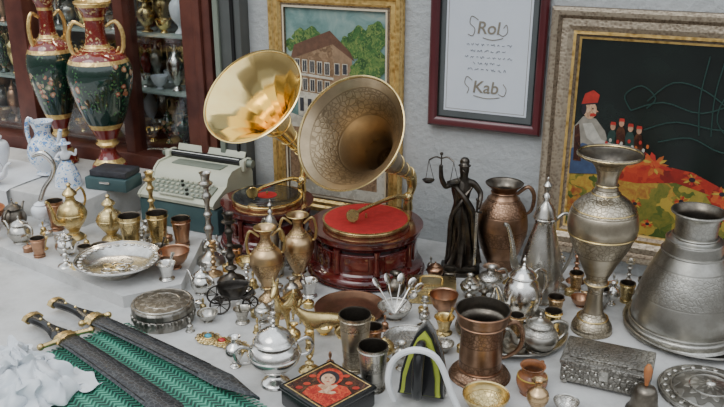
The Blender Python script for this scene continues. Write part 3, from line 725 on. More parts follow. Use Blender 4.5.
# lacquer box with painted portrait on the lid
mb=MB(); mb.box((0,0,.021),(.145,.145,.042),BLACK,bev=.006); mb.box((0,0,.046),(.150,.150,.010),BLACK,bev=.004)
def rt(x0,y0,x1,y1,z,m): mb.add([(x0,y0,z),(x1,y0,z),(x1,y1,z),(x0,y1,z)],[[0,1,2,3]],m)
rt(-.066,-.066,.066,.066,.0513,GILT); rt(-.063,-.063,.063,.063,.0515,CV_DARK)
def uv(u,v): s_=.7071; return ((u+v)*s_,(v-u)*s_)
def pp(pts,z,m): mb.add([(*uv(a,b),z) for a,b in pts],[list(range(len(pts)))],m)
def pe(cu,cv_,ru,rv,z,m,n=28,tilt=0): pp([(cu+ru*math.cos(t)*math.cos(tilt)-rv*math.sin(t)*math.sin(tilt),cv_+ru*math.cos(t)*math.sin(tilt)+rv*math.sin(t)*math.cos(tilt)) for t in [2*pi*i/n for i in range(n)]],z,m)
pp([(-.052,-.030),(-.030,-.054),(0,-.080),(.030,-.054),(.052,-.030),(.040,-.006),(.018,.004),(-.018,.004),(-.040,-.006)],.0518,CV_DRESS)
pp([(-.022,-.002),(0,-.030),(.022,-.002),(.010,.010),(-.010,.010)],.0521,CV_SKINP)
pe(.003,.032,.029,.034,.0522,CV_DRESS); pe(.002,.028,.022,.027,.0524,C_DK)
pe(0,.022,.0155,.022,.0527,CV_SKINP,tilt=.15); pp([(-.006,.006),(.006,.006),(.007,-.008),(-.007,-.008)],.0525,CV_SKINP)
for du in (-.006,.006): pe(du,.026,.0028,.0012,.0530,C_DK); pe(du,.0295,.0036,.0007,.0530,C_DK)
pe(0,.0115,.004,.0014,.0530,C_RED); pe(.001,.0185,.0014,.0035,.0529,C_SKIN)
pp([(-.020,-.028),(.010,-.036),(.020,-.030),(.016,-.024),(-.012,-.020)],.0524,CV_SKINP)
for a,b in ((-.045,.005),(.045,.008),(-.035,.035),(.038,.036),(-.06,-.01),(.06,-.01)): pe(a,b,.008,.006,.0520,CV_CLOTH)
mb.obj('lacquer_portrait_box',(-.073,1.472,0),pi/4-.02)
mb=MB(); P=SP([(0,0),(.55,0),(.58,.02),(.52,.05),(.30,.10),(.22,.15),(.30,.19),(.70,.27),(.96,.38),(1,.47),(.90,.56),(.70,.61),(.72,.635)],.058,.17); mb.lathe(P,SILV,44)
mb.lathe(SP([(.78,.635),(.80,.65),(.72,.68),(.62,.74),(.40,.80),(.2,.83),(.12,.85)],.058,.17),SILV,40); finial(mb,.85*.17,.006,SILV)
for r,z in ((1.0,.46),(.78,.645)): mb.torus((0,0,z*.17),r*.058,.0024,SILV,seg=40,ss=6)
for sx in (-1,1): mb.tube([(sx*.05,0,.095),(sx*.075,0,.105),(sx*.088,0,.088),(sx*.078,0,.065),(sx*.05,0,.062)],.0038,SILV,8)
mb.obj('silver_lidded_urn',(-.195,1.560,0),.3); respot(.065)

def quad(name,x,y,s,rz,mat,ears=.12,head=0,neck=0):
    V=[((-.28,0,.60),.12),((0,0,.60),.125),((.25,0,.60),.13),((.37,0,.72),.085),((.45+neck,0,.88+head),.058),((.50+neck,0,1.0+head),.062),((.66+neck,0,.94+head),.034),
       ((-.42,0,.60),.03),((-.48,0,.44),.016),((.47+neck,.05,1.12+head+ears),.014),((.47+neck,-.05,1.12+head+ears),.014)]
    E=[(0,1),(1,2),(2,3),(3,4),(4,5),(5,6),(0,7),(7,8),(5,9),(5,10)]
    for sy in (-1,1):
        b=len(V); o=.04*sy
        V+=[((-.29,.085*sy,.50),.078),((-.20+o,.09*sy,.40),.055),((-.37+o,.09*sy,.23),.033),((-.34+o,.09*sy,.05),.026),((-.31+o,.09*sy,.015),.03)]
        E+=[(0,b),(b,b+1),(b+1,b+2),(b+2,b+3),(b+3,b+4)]
        b=len(V)
        V+=[((.26,.08*sy,.50),.068),((.26-o,.085*sy,.28),.036),((.26-o,.085*sy,.05),.026),((.29-o,.085*sy,.015),.03)]
        E+=[(2,b),(b,b+1),(b+1,b+2),(b+2,b+3)]
    SPOTS.append((x,y,.06))
    return skin(name,V,E,mat,None,(x,y,0.0),rz,s)
quad('brass_deer_figurine',-.088,1.70,.145,pi+.15,BRASS_O,ears=.10,head=-.05,neck=.03)
quad('brass_donkey_figurine',-.185,1.80,.145,-1.9,BRASS_E,ears=.12)
def amph(name,x,y,R,H,mat,rz=0,hm=None):
    h=lambda s:([(s*.38,.88),(s*.9,.96),(s*1.15,.82),(s*1.05,.66),(s*.8,.66)],[.0035,.004,.004,.004,.003])
    ware(name,x,y,R,H,[(0,0),(.55,0),(.6,.02),(.5,.05),(.26,.10),(.22,.15),(.3,.19),(.62,.32),(.93,.47),(1,.57),(.9,.67),(.5,.76),(.33,.82),(.30,.88),(.42,.95),(.70,1)],mat,rz=rz,hand=[h(1),h(-1)],hmat=hm or BRASS_O,rings=((.3,.18),(.5,.76),(.68,.995)),ringmat=BRASS_O); respot(.04)
amph('two_handled_amphora',-.258,1.974,.044,.215,AMPH,.2); amph('two_handled_amphora.001',-.178,2.062,.044,.217,AMPH,.1)
coffeepot('pewter_coffeepot.001',-.262,2.135,.038,.235,PEW,-1.0); respot(.05)
plate('copper_plate',-.030,1.905,.095,COPPER,.012,lip=COPPER)
P_CS=[(0,0),(1,0),(1.02,.02),(.9,.05),(.5,.09),(.28,.13),(.22,.17),(.42,.20),(.42,.22),(.2,.25),(.22,.32),(.36,.38),(.22,.43),(.18,.5),(.3,.53),(.3,.55),(.18,.58),(.2,.68),(.34,.74),(.2,.79),(.22,.84),(.45,.87),(.5,.89),(.3,.91),(.34,.97),(.44,1)]
def candlestick(name,x,y,R,H,mat,z=0):
    ware(name,x,y,R,H,P_CS,mat,z=z,open_=True,seg=26)
candlestick('pewter_candlestick',-.46,2.23,.042,.285,PEW)
candlestick('iron_candlestick',-.375,2.09,.040,.21,BRONZE)
candlestick('brass_candlestick',-.665,2.375,.038,.205,BRASS_O,z=SL)
mb=MB(); mb.box((0,0,.02),(.13,.08,.04),BRASS_E,bev=.004); mb.box((0,0,.045),(.136,.086,.01),BRASS_E,bev=.004); mb.box((0,-.042,.036),(.016,.005,.02),BRASS,bev=.001)
mb.tube([(-.03,0,.05),(-.025,0,.066),(.025,0,.066),(.03,0,.05)],.003,BRASS_O,8); mb.obj('brass_casket',(.19,1.985,0),-.1); respot(.068)

mb=MB(); mb.vessel(SP(P_BOWL,.045,.04),SILV_E,.002,.006)
for i,a in enumerate((-.6,-.2,.2,.6,1.0,2.6)):
    d=Vector((math.sin(a),math.cos(a)*.5,.9)).normalized(); p=Vector((0,0,.012)); e=p+d*.085
    mb.tube([p,p+d*.05,e],[.002,.0018,.002],SILV,6); M=Matrix.Translation(e+d*.010)@d.to_track_quat('Z','Y').to_matrix().to_4x4()@Matrix.Rotation(.4*i,4,'Z')
    mb.ball((0,0,0),.011,SILV,12,M,(1,.3,1.5))
mb.obj('silver_spoons_in_dish',(.085,1.865,0)); respot(.047)
plate('oval_silver_dish',.115,1.745,.062,SILV_E,.01,lip=SILV)
ware('small_silver_jug',.36,2.03,.035,.075,P_AMPH,SILV_E,hand=[([(.4,.85),(1.1,.9),(1.3,.6),(.95,.45)],.003)])
ware('small_silver_jug.001',.30,1.99,.03,.06,P_URN,PEW,open_=False)
ware('small_brass_pot',.215,1.89,.038,.06,P_BOWL,COPPER)

E=empty('vintage_clothes_iron',(.13,1.50,0),-.25); SPOTS.append((.13,1.49,.08))
mb=MB()
sole=[(-.055,0),(-.052,.01),(-.050,.05),(-.038,.10),(-.018,.145),(0,.165),(.018,.145),(.038,.10),(.050,.05),(.052,.01),(.055,0)]
M=Matrix.Translation((0,.02,.004))@Matrix.Rotation(math.radians(76),4,'X')
mb.prism(sole,.008,SILV,M)
mb.prism([(a*.93,b*.95+.003) for a,b in sole],.028,BLACK,M@Matrix.Translation((0,0,.008)))
mb.prism([(a*.80,b*.85+.008) for a,b in sole],.010,GREENY,M@Matrix.Translation((0,0,.036)))
mb.prism([(a*.62,b*.7+.012) for a,b in sole],.012,BLACK,M@Matrix.Translation((0,0,.044)))
mb.obj('body',(0,0,0),parent=E)
mb=MB()
mb.tube([(0,.02,.055),(0,.02,.085),(0,.05,.098),(0,.10,.098),(0,.125,.085),(0,.125,.055)],[.010,.011,.012,.012,.011,.009],BLACK,12,M)
mb.obj('handle',(0,0,0),parent=E)
mb=MB()
mb.tube([(-.05,-.05,.02),(-.062,-.06,.07),(-.05,-.06,.125),(-.005,-.07,.16),(.04,-.06,.14),(.07,-.05,.06),(.095,-.07,.008),(.07,-.12,.006),(.02,-.13,.006)],[.007]*9,MAT_W,8)
mb.obj('cord',(0,0,0),parent=E)

# filigree brass buckle with stones
mb=MB()
for cx,rr in ((-.042,.030),(.042,.030),(0,.022)):
    mb.lathe([(0,.001),(rr,.001),(rr*1.02,.004),(rr*.95,.007),(rr*.5,.009),(0,.010)],BRASS_E,28,Matrix.Translation((cx,0,0))@Matrix.Diagonal((1,.8,1,1)))
    for i in range(10):
        a=2*pi*i/10; mb.torus((cx+rr*.95*math.cos(a),rr*.76*math.sin(a),.006),.006,.0016,BRASS_O,seg=12,ss=5)
for x,m in ((-.042,BLUEST),(0,REDST),(.042,BLUEST)): mb.ball((x,0,.011),.010,m,squash=(1,.8,.5)); mb.torus((x,0,.010),.011,.0018,BRASS,seg=20,ss=6)
mb.obj('jewelled_brass_buckle',(-.345,1.735,0),-.5)
mb=MB()
mb.tube([(-.05,0,.035),(-.03,0,.028),(.03,0,.028),(.055,0,.045)],.006,IRONM,8)
mb.vessel([(0,.03),(.02,.032),(.032,.05),(.036,.068)],IRONM,.002,.034,M=Matrix.Diagonal((1.2,.8,1,1)))
for x,r in ((-.04,.026),(.04,.020)):
    for sy in (-.032,.032):
        mb.torus((x,sy,r+.0025),r,.0025,IRONM,axis=(0,1,0))
        for k in range(4):
            a=k*pi/4; mb.tube([(x+r*math.cos(a),sy,r+.0025+r*math.sin(a)),(x-r*math.cos(a),sy,r+.0025-r*math.sin(a))],.0012,IRONM,5,sm=1)
    mb.tube([(x,-.034,r),(x,.034,r)],.002,IRONM,6,sm=1)
mb.obj('toy_iron_carriage',(-.345,1.93,0),.3); respot(.06)

mb=MB(); R=.080
mb.lathe([(0,0),(R*.96,0),(R*.96,0),(R*.97,.004),(R*.97,.034),(R*.97,.034),(R,.035),(R,.035),(R,.048),(R,.048),(R*.95,.053),(R*.95,.053),(R*.5,.056),(0,.057)],TIN_E,56)
for q in (.9,.55,.25): mb.torus((0,0,.054+.001*(1-q)),R*q,.0018,PEW,seg=48,ss=5)
for i in range(28):
    a=2*pi*i/28; mb.ball((math.cos(a)*R*.97,math.sin(a)*R*.97,.02),.006,TIN_E,8,squash=(1,1,1.6))
mb.obj('embossed_round_tin',(-.517,1.860,0))

mb=MB(); mb.vessel([(0,0),(.055,0),(.055,0),(.058,.004),(.052,.01),(.085,.025),(.105,.040),(.118,.046),(.120,.047)],SILV,.0025,.014,seg=60); mb.torus((0,0,.047),.119,.003,SILV,seg=56)
for i in range(30):
    a=2*pi*i/30; mb.ball((math.cos(a)*.106,math.sin(a)*.106,.043),.005,SILV,8,squash=(1.6,1,.5))
random.seed(5)
for i in range(16):
    a=random.uniform(0,6.28); r=random.uniform(0,.05); mb.torus((r*math.cos(a),r*math.sin(a),.018+.001*(i%3)),random.uniform(.010,.018),.0015,[SILV,BRASS_O][i%2],seg=20,ss=5,axis=(random.uniform(-.1,.1),random.uniform(-.1,.1),1))
mb.obj('silver_basin',(-.69,2.075,SL)); respot(.118)
P_GOB=[(0,0),(.7,0),(.72,.03),(.62,.06),(.68,.2),(.85,.6),(.96,.92),(1,1)]
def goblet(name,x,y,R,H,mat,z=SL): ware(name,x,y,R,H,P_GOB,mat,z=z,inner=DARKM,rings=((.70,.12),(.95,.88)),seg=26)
goblet('brass_beaker',-.700,2.245,.034,.11,BRASS_E); goblet('brass_beaker.001',-.622,2.265,.033,.112,BRASS_O)
goblet('brass_beaker.002',-.553,2.275,.030,.09,COPPER,SL)
def longewer(name,x,y,R,H,mat,rz,z=SL):
    ware(name,x,y,R,H,[(0,0),(.7,0),(.72,.03),(.5,.08),(.35,.12),(.6,.22),(.95,.36),(1,.46),(.8,.58),(.4,.66),(.3,.74),(.42,.78),(.5,.80),(.4,.84),(.15,.9),(.12,.93),(.18,.96),(0,1)],mat,z=z,rz=rz,open_=False,
     spout=([(.8,.35),(1.5,.42),(1.7,.62),(2.0,.80),(2.2,.80)],[.25,.18,.12,.09,.09]),hand=[([(-.35,.76),(-1.1,.82),(-1.4,.6),(-.95,.42)],[.003,.004,.004,.003])],rings=((.45,.79),(.98,.45)))
longewer('brass_spouted_ewer',-.905,2.335,.045,.185,BRASS_O,-2.0); respot(.07)
longewer('brass_incense_burner',-.785,2.325,.042,.150,BRASS_E,-1.2); respot(.065)
coffeepot('silver_teapot',-1.06,2.30,.036,.09,PEW,pi-.5,z=SL,tall=False); respot(.065)
coffeepot('silver_teapot.001',-.885,2.205,.032,.08,SILV,-.6,z=SL,tall=False); respot(.058)
coffeepot('silver_teapot.002',-1.12,2.405,.038,.11,DARKM,1.5,z=SL,tall=False); respot(.06)
ware('footed_copper_bowl',-.540,2.11,.045,.055,P_BOWL,COPPER,z=SL)
coffeepot('silver_teapot.003',-.445,2.015,.030,.085,SILV,2.5,tall=False); respot(.055)
ware('wooden_bowl',-1.235,2.435,.07,.06,P_BOWL,WOODO,z=SL)
goblet('copper_beaker',-.985,2.405,.028,.10,COPPER,SL)
ware('blue_white_porcelain_jug',-1.12,2.72,.060,.19,[(0,0),(.6,0),(.62,.04),(.55,.07),(.9,.25),(1,.42),(.85,.60),(.5,.72),(.46,.82),(.6,.95),(.68,1)],FLB,z=.126,hand=[([(.5,.9),(1.1,1.0),(1.4,.75),(1.2,.45),(.9,.38)],[.006,.008,.008,.006,.005])],spout=([(-.8,.5),(-1.3,.65),(-1.6,.9)],[.25,.16,.12]),rz=2.6)
coffeepot('white_porcelain_teapot',-1.285,2.605,.056,.125,WHITEP,-.3,z=.126,tall=False)
ware('porcelain_ginger_jar',-1.33,2.79,.05,.13,[(0,0),(.6,0),(.65,.05),(.9,.3),(1,.55),(.85,.72),(.5,.78),(.55,.82),(.6,.88),(.35,.94),(.1,.97),(.1,1),(0,1)],WHITEP,z=.126,open_=False)
E=empty('porcelain_lady_figurine',(-1.005,2.60,.121),.3); SPOTS.append((-1.005,2.60,.05))
mb=MB(); mb.lathe([(0,0),(.040,0),(.042,.01),(.040,.03),(.030,.06),(.016,.085),(.014,.09)],FLB,36,flute=(9,.06)); mb.lathe([(0,0),(.046,0),(.046,.006),(0,.008)],WHITEP,30,sm=1); mb.obj('skirt',(0,0,0),parent=E)
skin('figure',[((0,0,.085),.013),((0,0,.108),.014),((0,0,.122),.007),((0,0,.135),.012),((0,0,.148),.011),((-.018,0,.115),.006),((-.032,-.01,.10),.005),((-.018,-.022,.098),.004),((.018,0,.115),.006),((.034,-.006,.105),.005),((.038,-.012,.130),.004)],[(0,1),(1,2),(2,3),(3,4),(1,5),(5,6),(6,7),(1,8),(8,9),(9,10)],WHITEP,parent=E)
mb=MB(); mb.lathe([(0,.165),(.008,.163),(.012,.152),(.022,.149),(.022,.147),(0,.148)],FLB,24); mb.obj('hat',(0,0,0),parent=E)
mb=MB(); mb.lathe(SP(P_URN,.034,.09),WHITEP,28); mb.tube([(0,0,.085),(.02,0,.13),(.05,0,.17),(.058,0,.21),(.03,0,.245),(-.005,0,.235)],[.008,.008,.008,.008,.010,.006],SILV,12)
mb.obj('swan_neck_decanter',(-1.045,2.445,SL),.0); respot(.036)

def bigvase(name,x,y,R,H,z,rz):
    ware(name,x,y,R,H,[(0,0),(.55,0),(.58,.015),(.55,.05),(.42,.08),(.30,.11),(.24,.15),(.34,.18),(.30,.20),(.42,.25),(.66,.34),(.88,.46),(1,.57),(.98,.64),(.80,.70),(.50,.735),(.36,.76),(.30,.82),(.30,.88),(.36,.93),(.50,.97),(.56,1)],FLG,z=z,rz=rz,seg=44,
      bands=[(0,FLR),(.06,GILT),(.09,FLR),(.16,GILT),(.21,FLR),(.29,GILT),(.305,FLG),(.665,GILT),(.68,FLR),(.745,GILT),(.765,FLR),(.90,GILT),(.92,FLR),(.975,GILT)],
      hand=[([(s*.32,.86),(s*.62,.885),(s*.80,.82),(s*.78,.74),(s*.68,.70),(s*.6,.72),(s*.66,.745)],[.005,.007,.008,.008,.006,.005,.004]) for s in (1,-1)],hmat=GILT,rings=((.35,.18),(.5,.735),(.36,.76),(.55,.99)),ringmat=GILT)
bigvase('enamelled_floral_vase',-.905,2.750,.110,.60,.121,.2); bigvase('enamelled_floral_vase.001',-1.115,2.875,.086,.62,.121,.9)

c=(-.565,2.60)
mb=MB(); mb.box((0,0,.045),(.32,.23,.09),TEAL,bev=.008); mb.box((0,0,.088),(.30,.21,.012),BLACKM,bev=.004); mb.obj('carrying_case',(c[0],c[1],0),RW)
E=empty('typewriter',(c[0],c[1],.095),RW); SPOTS.append((c[0],c[1],.17))
mb=MB()
prof=[(-.12,0),(-.125,.012),(-.115,.022),(-.045,.052),(-.035,.075),(-.01,.092),(.05,.095),(.07,.080),(.10,.078),(.11,.06),(.11,0)]
Mx=Matrix(((0,0,1,-.15),(1,0,0,0),(0,1,0,0),(0,0,0,1)))
mb.prism(prof,.30,CREAM,Mx)
for sx in (-1,1):
    Ms=Matrix(((0,0,1,-.153 if sx<0 else .145),(1,0,0,0),(0,1,0,0),(0,0,0,1)))
    mb.prism([(a*1.03,b*1.06) for a,b in prof],.008,CREAM,Ms)
mb.box((0,-.082,.036),(.25,.062,.012),CREAMD,Matrix.Translation((0,-.082,.036))@Matrix.Rotation(.41,4,'X')@Matrix.Translation((0,.082,-.036)),.002)
mb.box((0,.022,.094),(.20,.05,.006),CREAMD,bev=.002)
mb.obj('body',(0,0,0),parent=E)
mb=MB()
for r in range(4):
    for k in range(11):
        yy=-.108+r*.017; zz=.031+r*.0075; mb.lathe([(.0055,0),(.006,.004),(.0055,.006),(0,.006)],CREAM if (k+r)%7 else BLACK,10,Matrix.Translation((-.105+k*.0205+(r%2)*.006,yy,zz)),1)
mb.box((0,-.120,.028),(.14,.008,.006),CREAM,bev=.002); mb.obj('keys',(0,0,0),parent=E)
mb=MB()
mb.tube([(-.165,.07,.105),(.165,.07,.105)],.015,BLACK,20,sm=1)
for sx in (-1,1): mb.tube([(sx*.165,.07,.105),(sx*.185,.07,.105)],.013,CREAMD,16,sm=1); mb.box((sx*.155,.07,.10),(.02,.05,.04),CREAM,bev=.005)
mb.box((0,.090,.114),(.28,.006,.045),CREAM,Matrix.Translation((0,.090,.114))@Matrix.Rotation(-.4,4,'X')@Matrix.Translation((0,-.090,-.114)),.002)
mb.box((0,.08,.088),(.30,.05,.018),CREAM,bev=.004)
mb.tube([(-.165,.06,.115),(-.19,.03,.125),(-.20,.0,.13)],.003,SILV,8); mb.tube([(-.14,.052,.120),(.14,.052,.120)],.002,SILV,6,sm=1)
mb.obj('carriage',(0,0,0),parent=E)
mb=MB(); mb.box((0,0,.022),(.16,.10,.044),TEAL,bev=.006); mb.box((.005,.005,.056),(.14,.09,.022),BLACKM,bev=.004); mb.box((0,-.052,.03),(.04,.006,.008),SILV,bev=.002); mb.obj('teal_storage_box',(-.845,2.585,.12),-.3)

# ------------------------------------------------------------ smaller wares filling the table
def oil_lamp(name,x,y,s,mat,z,rz):
    mb=MB(); mb.lathe([(0,0),(.6*s,0),(.62*s,.1*s),(.3*s,.3*s),(.9*s,.7*s),(1.0*s,.95*s),(.7*s,1.2*s),(.35*s,1.35*s),(.2*s,1.5*s),(.1*s,1.6*s),(.12*s,1.75*s),(0,1.8*s)],mat,24)
    mb.tube([(.8*s,0,.9*s),(1.5*s,0,1.0*s),(2.1*s,0,1.4*s)],[.3*s,.2*s,.14*s],mat,10)
    mb.tube([(-.7*s,0,1.15*s),(-1.3*s,0,1.5*s),(-1.5*s,0,1.0*s),(-.9*s,0,.75*s)],.1*s,mat,8); mb.obj(name,(x,y,z),rz)
def mortar(name,x,y,s,mat,z,rz):
    mb=MB(); mb.vessel([(0,0),(.8*s,0),(.85*s,.15*s),(.6*s,.35*s),(.7*s,1*s),(.95*s,1.7*s),(1.1*s,1.9*s)],mat,.002,.3*s,seg=26)
    mb.tube([(0,0,.45*s),(.3*s,.1*s,1.4*s),(.7*s,.2*s,2.6*s),(.85*s,.25*s,3.0*s)],[.2*s,.13*s,.16*s,.24*s],mat,10); mb.obj(name,(x,y,z),rz)
def bird(name,x,y,s,mat,z,rz):
    mb=MB(); mb.lathe([(0,0),(.55*s,0),(.5*s,.2*s),(.15*s,.35*s),(.12*s,.7*s)],mat,20)
    mb.tube([(-1.4*s,0,1.5*s),(-.7*s,0,1.1*s),(0,0,1.1*s),(.5*s,0,1.5*s),(.6*s,0,2.1*s),(.8*s,0,2.3*s),(1.1*s,0,2.2*s)],[.12*s,.3*s,.5*s,.35*s,.18*s,.2*s,.05*s],mat,12); mb.obj(name,(x,y,z),rz)
def bell(name,x,y,s,mat,z):
    mb=MB(); mb.lathe([(.95*s,.05*s),(1.0*s,0),(.98*s,.12*s),(.75*s,.5*s),(.68*s,1.1*s),(.5*s,1.5*s),(.2*s,1.65*s),(0,1.7*s)],mat,22)
    mb.tube([(0,0,1.6*s),(0,0,2.0*s),(0,0,2.4*s),(0,0,2.8*s),(0,0,3.1*s)],[.12*s,.14*s,.26*s,.24*s,.1*s],mat,10); mb.obj(name,(x,y,z))
def ringbox(name,x,y,s,mat,z):
    mb=MB(); mb.lathe([(0,0),(.95*s,0),(s,.1*s),(s,.75*s),(1.05*s,.8*s),(1.05*s,1.0*s),(.8*s,1.2*s),(.2*s,1.35*s),(.12*s,1.5*s),(.18*s,1.65*s),(0,1.7*s)],mat,22); mb.obj(name,(x,y,z))
def inpoly(x,y,P):
    c=False; j=len(P)-1
    for i in range(len(P)):
        if (P[i][1]>y)!=(P[j][1]>y) and x<(P[j][0]-P[i][0])*(y-P[i][1])/(P[j][1]-P[i][1])+P[i][0]: c=not c
        j=i
    return c
SPOTS.append((-.855,2.74,.12))
MET=[BRASS_O,BRASS_O,BRASS_E,PEW,SILV,SILV_E,PEW_E,COPPER,DARKM,AMPH,BRASS_O,BRASS]
BIG=['gob','tea','urn','cream','bowl','stick','lamp','mortar','bird','saucer','ewer','tea','lamp','bowl']
SML=['gob','bell','rbox','cream','urn','bell','rbox','stick','bird']
def scatter(P,z,count,rng,kinds=BIG,lo=.85,hi=1.2):
    xs=[p[0] for p in P]; ys=[p[1] for p in P]; n=0
    for _ in range(7000):
        if n>=count: break
        x=rng.uniform(min(xs),max(xs)); y=rng.uniform(min(ys),max(ys))
        k=rng.choice(kinds); s=rng.uniform(lo,hi)
        R={'gob':.0225,'tea':.038,'urn':.0255,'cream':.0225,'bowl':.0305,'stick':.024,'lamp':.036,'mortar':.025,'bird':.025,'saucer':.0395,'ewer':.040,'bell':.016,'rbox':.0172}[k]*s
        if not inpoly(x,y,P): continue
        if any(math.hypot(x-a,y-b)<R+r for a,b,r in SPOTS): continue
        m=rng.choice(MET); rz=rng.uniform(0,6.28); n0=len(SPOTS)
        if k=='gob': goblet('small_goblet',x,y,.022*s,.060*s,m,z)
        elif k=='tea': coffeepot('miniature_teapot',x,y,.022*s,.060*s,m,rz,z,tall=False)
        elif k=='urn': ware('lidded_sugar_bowl',x,y,.025*s,.062*s,P_URN,m,z=z,open_=False,seg=24)
        elif k=='cream': ware('miniature_vase',x,y,.022*s,.075*s,P_AMPH,m,z=z,seg=24)
        elif k=='bowl': ware('small_metal_bowl',x,y,.030*s,.030*s,P_BOWL,m,z=z,seg=28)
        elif k=='stick': candlestick('small_candlestick',x,y,.023*s,.095*s,m,z)
        elif k=='lamp': oil_lamp('brass_oil_lamp',x,y,.0195*s,m,z,rz)
        elif k=='mortar': mortar('mortar_and_pestle',x,y,.022*s,m,z,rz)
        elif k=='bird': bird('metal_bird_figurine',x,y,.018*s,m,z,rz)
        elif k=='saucer': plate('metal_saucer',x,y,.038*s,m if m is not BRASS else PLATE_E,.006,z,lip=m)
        elif k=='ewer': longewer('small_spouted_ewer',x,y,.020*s,.095*s,m,rz,z)
        elif k=='bell': bell('small_brass_bell',x,y,.015*s,m,z)
        elif k=='rbox': ringbox('trinket_box',x,y,.016*s,m,z)
        del SPOTS[n0:]; SPOTS.append((x,y,R)); n+=1
rng=random.Random(23)
RL=[(-1.28,2.42),(-1.15,2.32),(-.66,1.975),(-.535,2.02),(-.535,2.30),(-.76,2.35),(-.80,2.34),(-1.2,2.51)]
RC=[(-.46,2.30),(-.44,1.79),(-.36,1.67),(-.30,1.63),(-.14,1.60),(.05,1.63),(.16,1.60),(.20,1.70),(.26,2.12),(.17,2.2),(.1,1.98),(-.1,1.98),(-.2,2.05),(-.2,2.25)]
RT=[(.375+.108*math.cos(a*.5236),1.785+.108*math.sin(a*.5236)) for a in range(12)]
scatter(RT,.0065,8,rng,['gob','urn','bowl','cream'],.9,1.1)
SPOTS.append(TRAYSPOT)
scatter(RL,SL,40,rng); scatter(RL,SL,24,rng,SML,.8,1.05)
scatter(RC,0,44,rng); scatter(RC,0,28,rng,SML,.8,1.1)
RR=[(.2,1.62),(.19,2.30),(.35,2.26),(.50,2.14),(.76,2.04),(.80,1.99),(.62,1.92),(.5,1.66),(.36,1.58)]
scatter(RR,0,26,rng); scatter(RR,0,12,rng,SML,.8,1.1)
RF=[(.36,1.44),(.36,1.60),(.52,1.66),(.52,1.44)]
scatter(RF,0,2,rng,['bowl','cream'],.9,1.1)
RB=[(-.50,2.36),(-.47,2.20),(-.15,2.10),(-.15,2.25),(-.2,2.3)]
scatter(RB,0,8,rng,SML,.9,1.2)

# ------------------------------------------------------------ mat, daggers, plastic
mb=MB(); nx,ny=60,36; vs=[];fs=[]
for j in range(ny+1):
    for i in range(nx+1):
        x=i/nx*.60; y=-j/ny*.50; vs.append((x,y,.004+.004*mnoise.noise(Vector((x*9,y*9,0)))+.004))
for j in range(ny):
    for i in range(nx): a=j*(nx+1)+i; fs.append([a,a+1,a+nx+2,a+nx+1])
mb.add(vs,fs,GMAT)
for i in range(50): mb.tube([(i*.012,0,.006),(i*.012+.002,.012,.004),(i*.012+.004,.018,.002)],.0016,GMAT,5,sm=2)
for i in range(42): mb.tube([(0,-i*.012,.006),(-.012,-i*.012-.002,.004),(-.018,-i*.012-.004,.002)],.0016,GMAT,5,sm=2)
mb.obj('green_woven_mat',(-.615,1.825,0),-.75)
def sheath_mat():
    m,nt,p=newmat('tooled_black_sheath'); tc=N(nt,'ShaderNodeTexCoord').outputs['Object']
    v=vor(nt,warp(nt,tc,40,.01),85,'DISTANCE_TO_EDGE').outputs['Distance']
    l=ramp(nt,v,[(.03,0.),(.12,1.)])
    nt.links.new(mixc(nt,l,(.06,.063,.066),(.014,.016,.020)),p.inputs['Base Color'])
    p.inputs['Roughness'].default_value=.38; bump(nt,p,l,.35,.0012); return m
SHEATH=sheath_mat()
def dagger(name,x,y,rz,L,w,guardw):
    mb=MB(); hl=.15; cv=lambda s:-.045*(s/L)**2*L
    def strip(s0,s1,wf,zf,mat,n=24):
        vs=[];fs=[];prof=8
        for i in range(n+1):
            t=i/n; s=s0+(s1-s0)*t; ww=wf(t); zz=zf(t)
            for j in range(prof):
                a=2*pi*j/prof; vs.append((s,cv(s)+math.cos(a)*ww/2,.018+math.sin(a)*zz/2))
        for i in range(n):
            for j in range(prof): k=(j+1)%prof; fs.append([i*prof+j,i*prof+k,(i+1)*prof+k,(i+1)*prof+j])
        fs.append(list(range(prof))); fs.append([n*prof+j for j in range(prof)])
        mb.add(vs,fs,mat)
    strip(0,hl,lambda t:w*(.85-.45*math.sin(pi*min(t*1.15,1))+.15*t),lambda t:.022,BLACK)
    strip(-.012,.006,lambda t:w*1.0,lambda t:.026,BRASS_O,4)
    strip(hl-.004,hl+.022,lambda t:w*1.15,lambda t:.030,BRASS_O,6)
    strip(hl+.02,L,lambda t:w*(1.0+.25*t if t<.8 else (1.2*(1-t)/.2+.02)),lambda t:.014 if t<.85 else .009,SHEATH,40)
    yy=cv(hl); mb.tube([(hl+.0,yy-guardw,.018),(hl+.008,yy-guardw*.4,.02),(hl+.01,yy,.022),(hl+.008,yy+guardw*.4,.02),(hl+.018,yy+guardw,.018)],[.006,.007,.012,.007,.006],BRASS_O,10)
    for sg in (-1,1): mb.ball((hl+(.018 if sg>0 else 0),yy+sg*guardw,.018),.009,BRASS_O)
    for side in (-1,1): mb.tube([(s,cv(s)+side*w*(.40+.10*(s-hl)/L),.0235) for s in [hl+.03+i*(L*.72-hl)/12 for i in range(13)]],.0012,IRONM,5,sm=2)
    for s in (.04,.08,.12): mb.ball((s,cv(s),.029),.004,BRASS)
    mb.obj(name,(x,y,.008),rz)
dagger('curved_dagger',-.810,1.905,-.60,.74,.046,.034)
dagger('curved_dagger.001',-.840,1.820,-.70,.70,.052,.062)
PLASTIC=plain('crumpled_white_plastic',(.72,.74,.76),.3,c2=(.60,.64,.68),sc_=14)
mb=MB(); n=64; vs=[];fs=[]
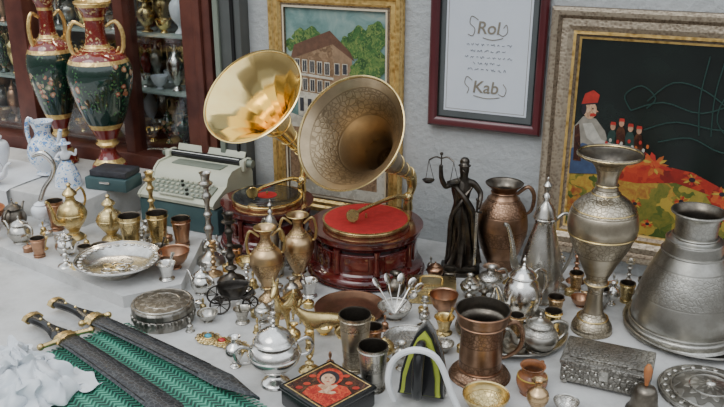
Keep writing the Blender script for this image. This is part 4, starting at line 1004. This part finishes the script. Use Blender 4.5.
for j in range(n+1):
    for i in range(n+1):
        u=i/n*2-1; v=j/n*2-1; r=min(1,math.sqrt(u*u+v*v)); 
        z=.060*(1-r**2.2); p=Vector((u*4,v*4,1.3))
        z+= (.050*abs(mnoise.noise(p))+.030*abs(mnoise.noise(p*2.2))+.006*abs(mnoise.noise(p*6)))*(1.1-r)
        vs.append((u*.15+.03*mnoise.noise(p*1.2),v*.10+.03*mnoise.noise(p*1.2+Vector((5,0,0))),max(z,0)+.003))
for j in range(n):
    for i in range(n): a=j*(n+1)+i; fs.append([a,a+1,a+n+2,a+n+1])
mb.add(vs,fs,PLASTIC); mb.obj('crumpled_plastic_bag',(-.765,1.54,.01),-.6,ang=40)

# ------------------------------------------------------------ light, world, camera
w=bpy.data.worlds.new('World'); sc.world=w; w.use_nodes=True; nt=w.node_tree; nt.nodes.clear()
o=N(nt,'ShaderNodeOutputWorld'); bg=N(nt,'ShaderNodeBackground'); tc=N(nt,'ShaderNodeTexCoord')
s=N(nt,'ShaderNodeSeparateXYZ'); nt.links.new(tc.outputs['Generated'],s.inputs[0])
nz=noise_(nt,tc.outputs['Generated'],5,3,.5)
hz=math_(nt,'ADD',s.outputs[2],math_(nt,'MULTIPLY',math_(nt,'SUBTRACT',nz,.5),.4))
c=ramp(nt,math_(nt,'MULTIPLY_ADD',hz,.5,.5),[(.0,(.08,.078,.075)),(.50,(.13,.128,.125)),(.61,(.26,.255,.25)),(.67,(.87,.92,.98)),(1.,(1.10,1.2,1.3))])
nt.links.new(c,bg.inputs[0]); bg.inputs[1].default_value=1.45; nt.links.new(bg.outputs[0],o.inputs[0])
sd=bpy.data.lights.new('sun','SUN'); sd.energy=1.2; sd.angle=math.radians(34); sd.color=(1,.99,.96)
so=bpy.data.objects.new('sun',sd); col.objects.link(so); so.rotation_euler=Vector((.45,.55,-.9)).to_track_quat('-Z','Y').to_euler()
cd=bpy.data.cameras.new('camera'); co=bpy.data.objects.new('camera',cd); col.objects.link(co)
co.location=(0,0,T+1.0); co.rotation_euler=(math.radians(70),0,0); cd.sensor_width=36; cd.lens=800/724*36; cd.clip_start=.05
sc.camera=co
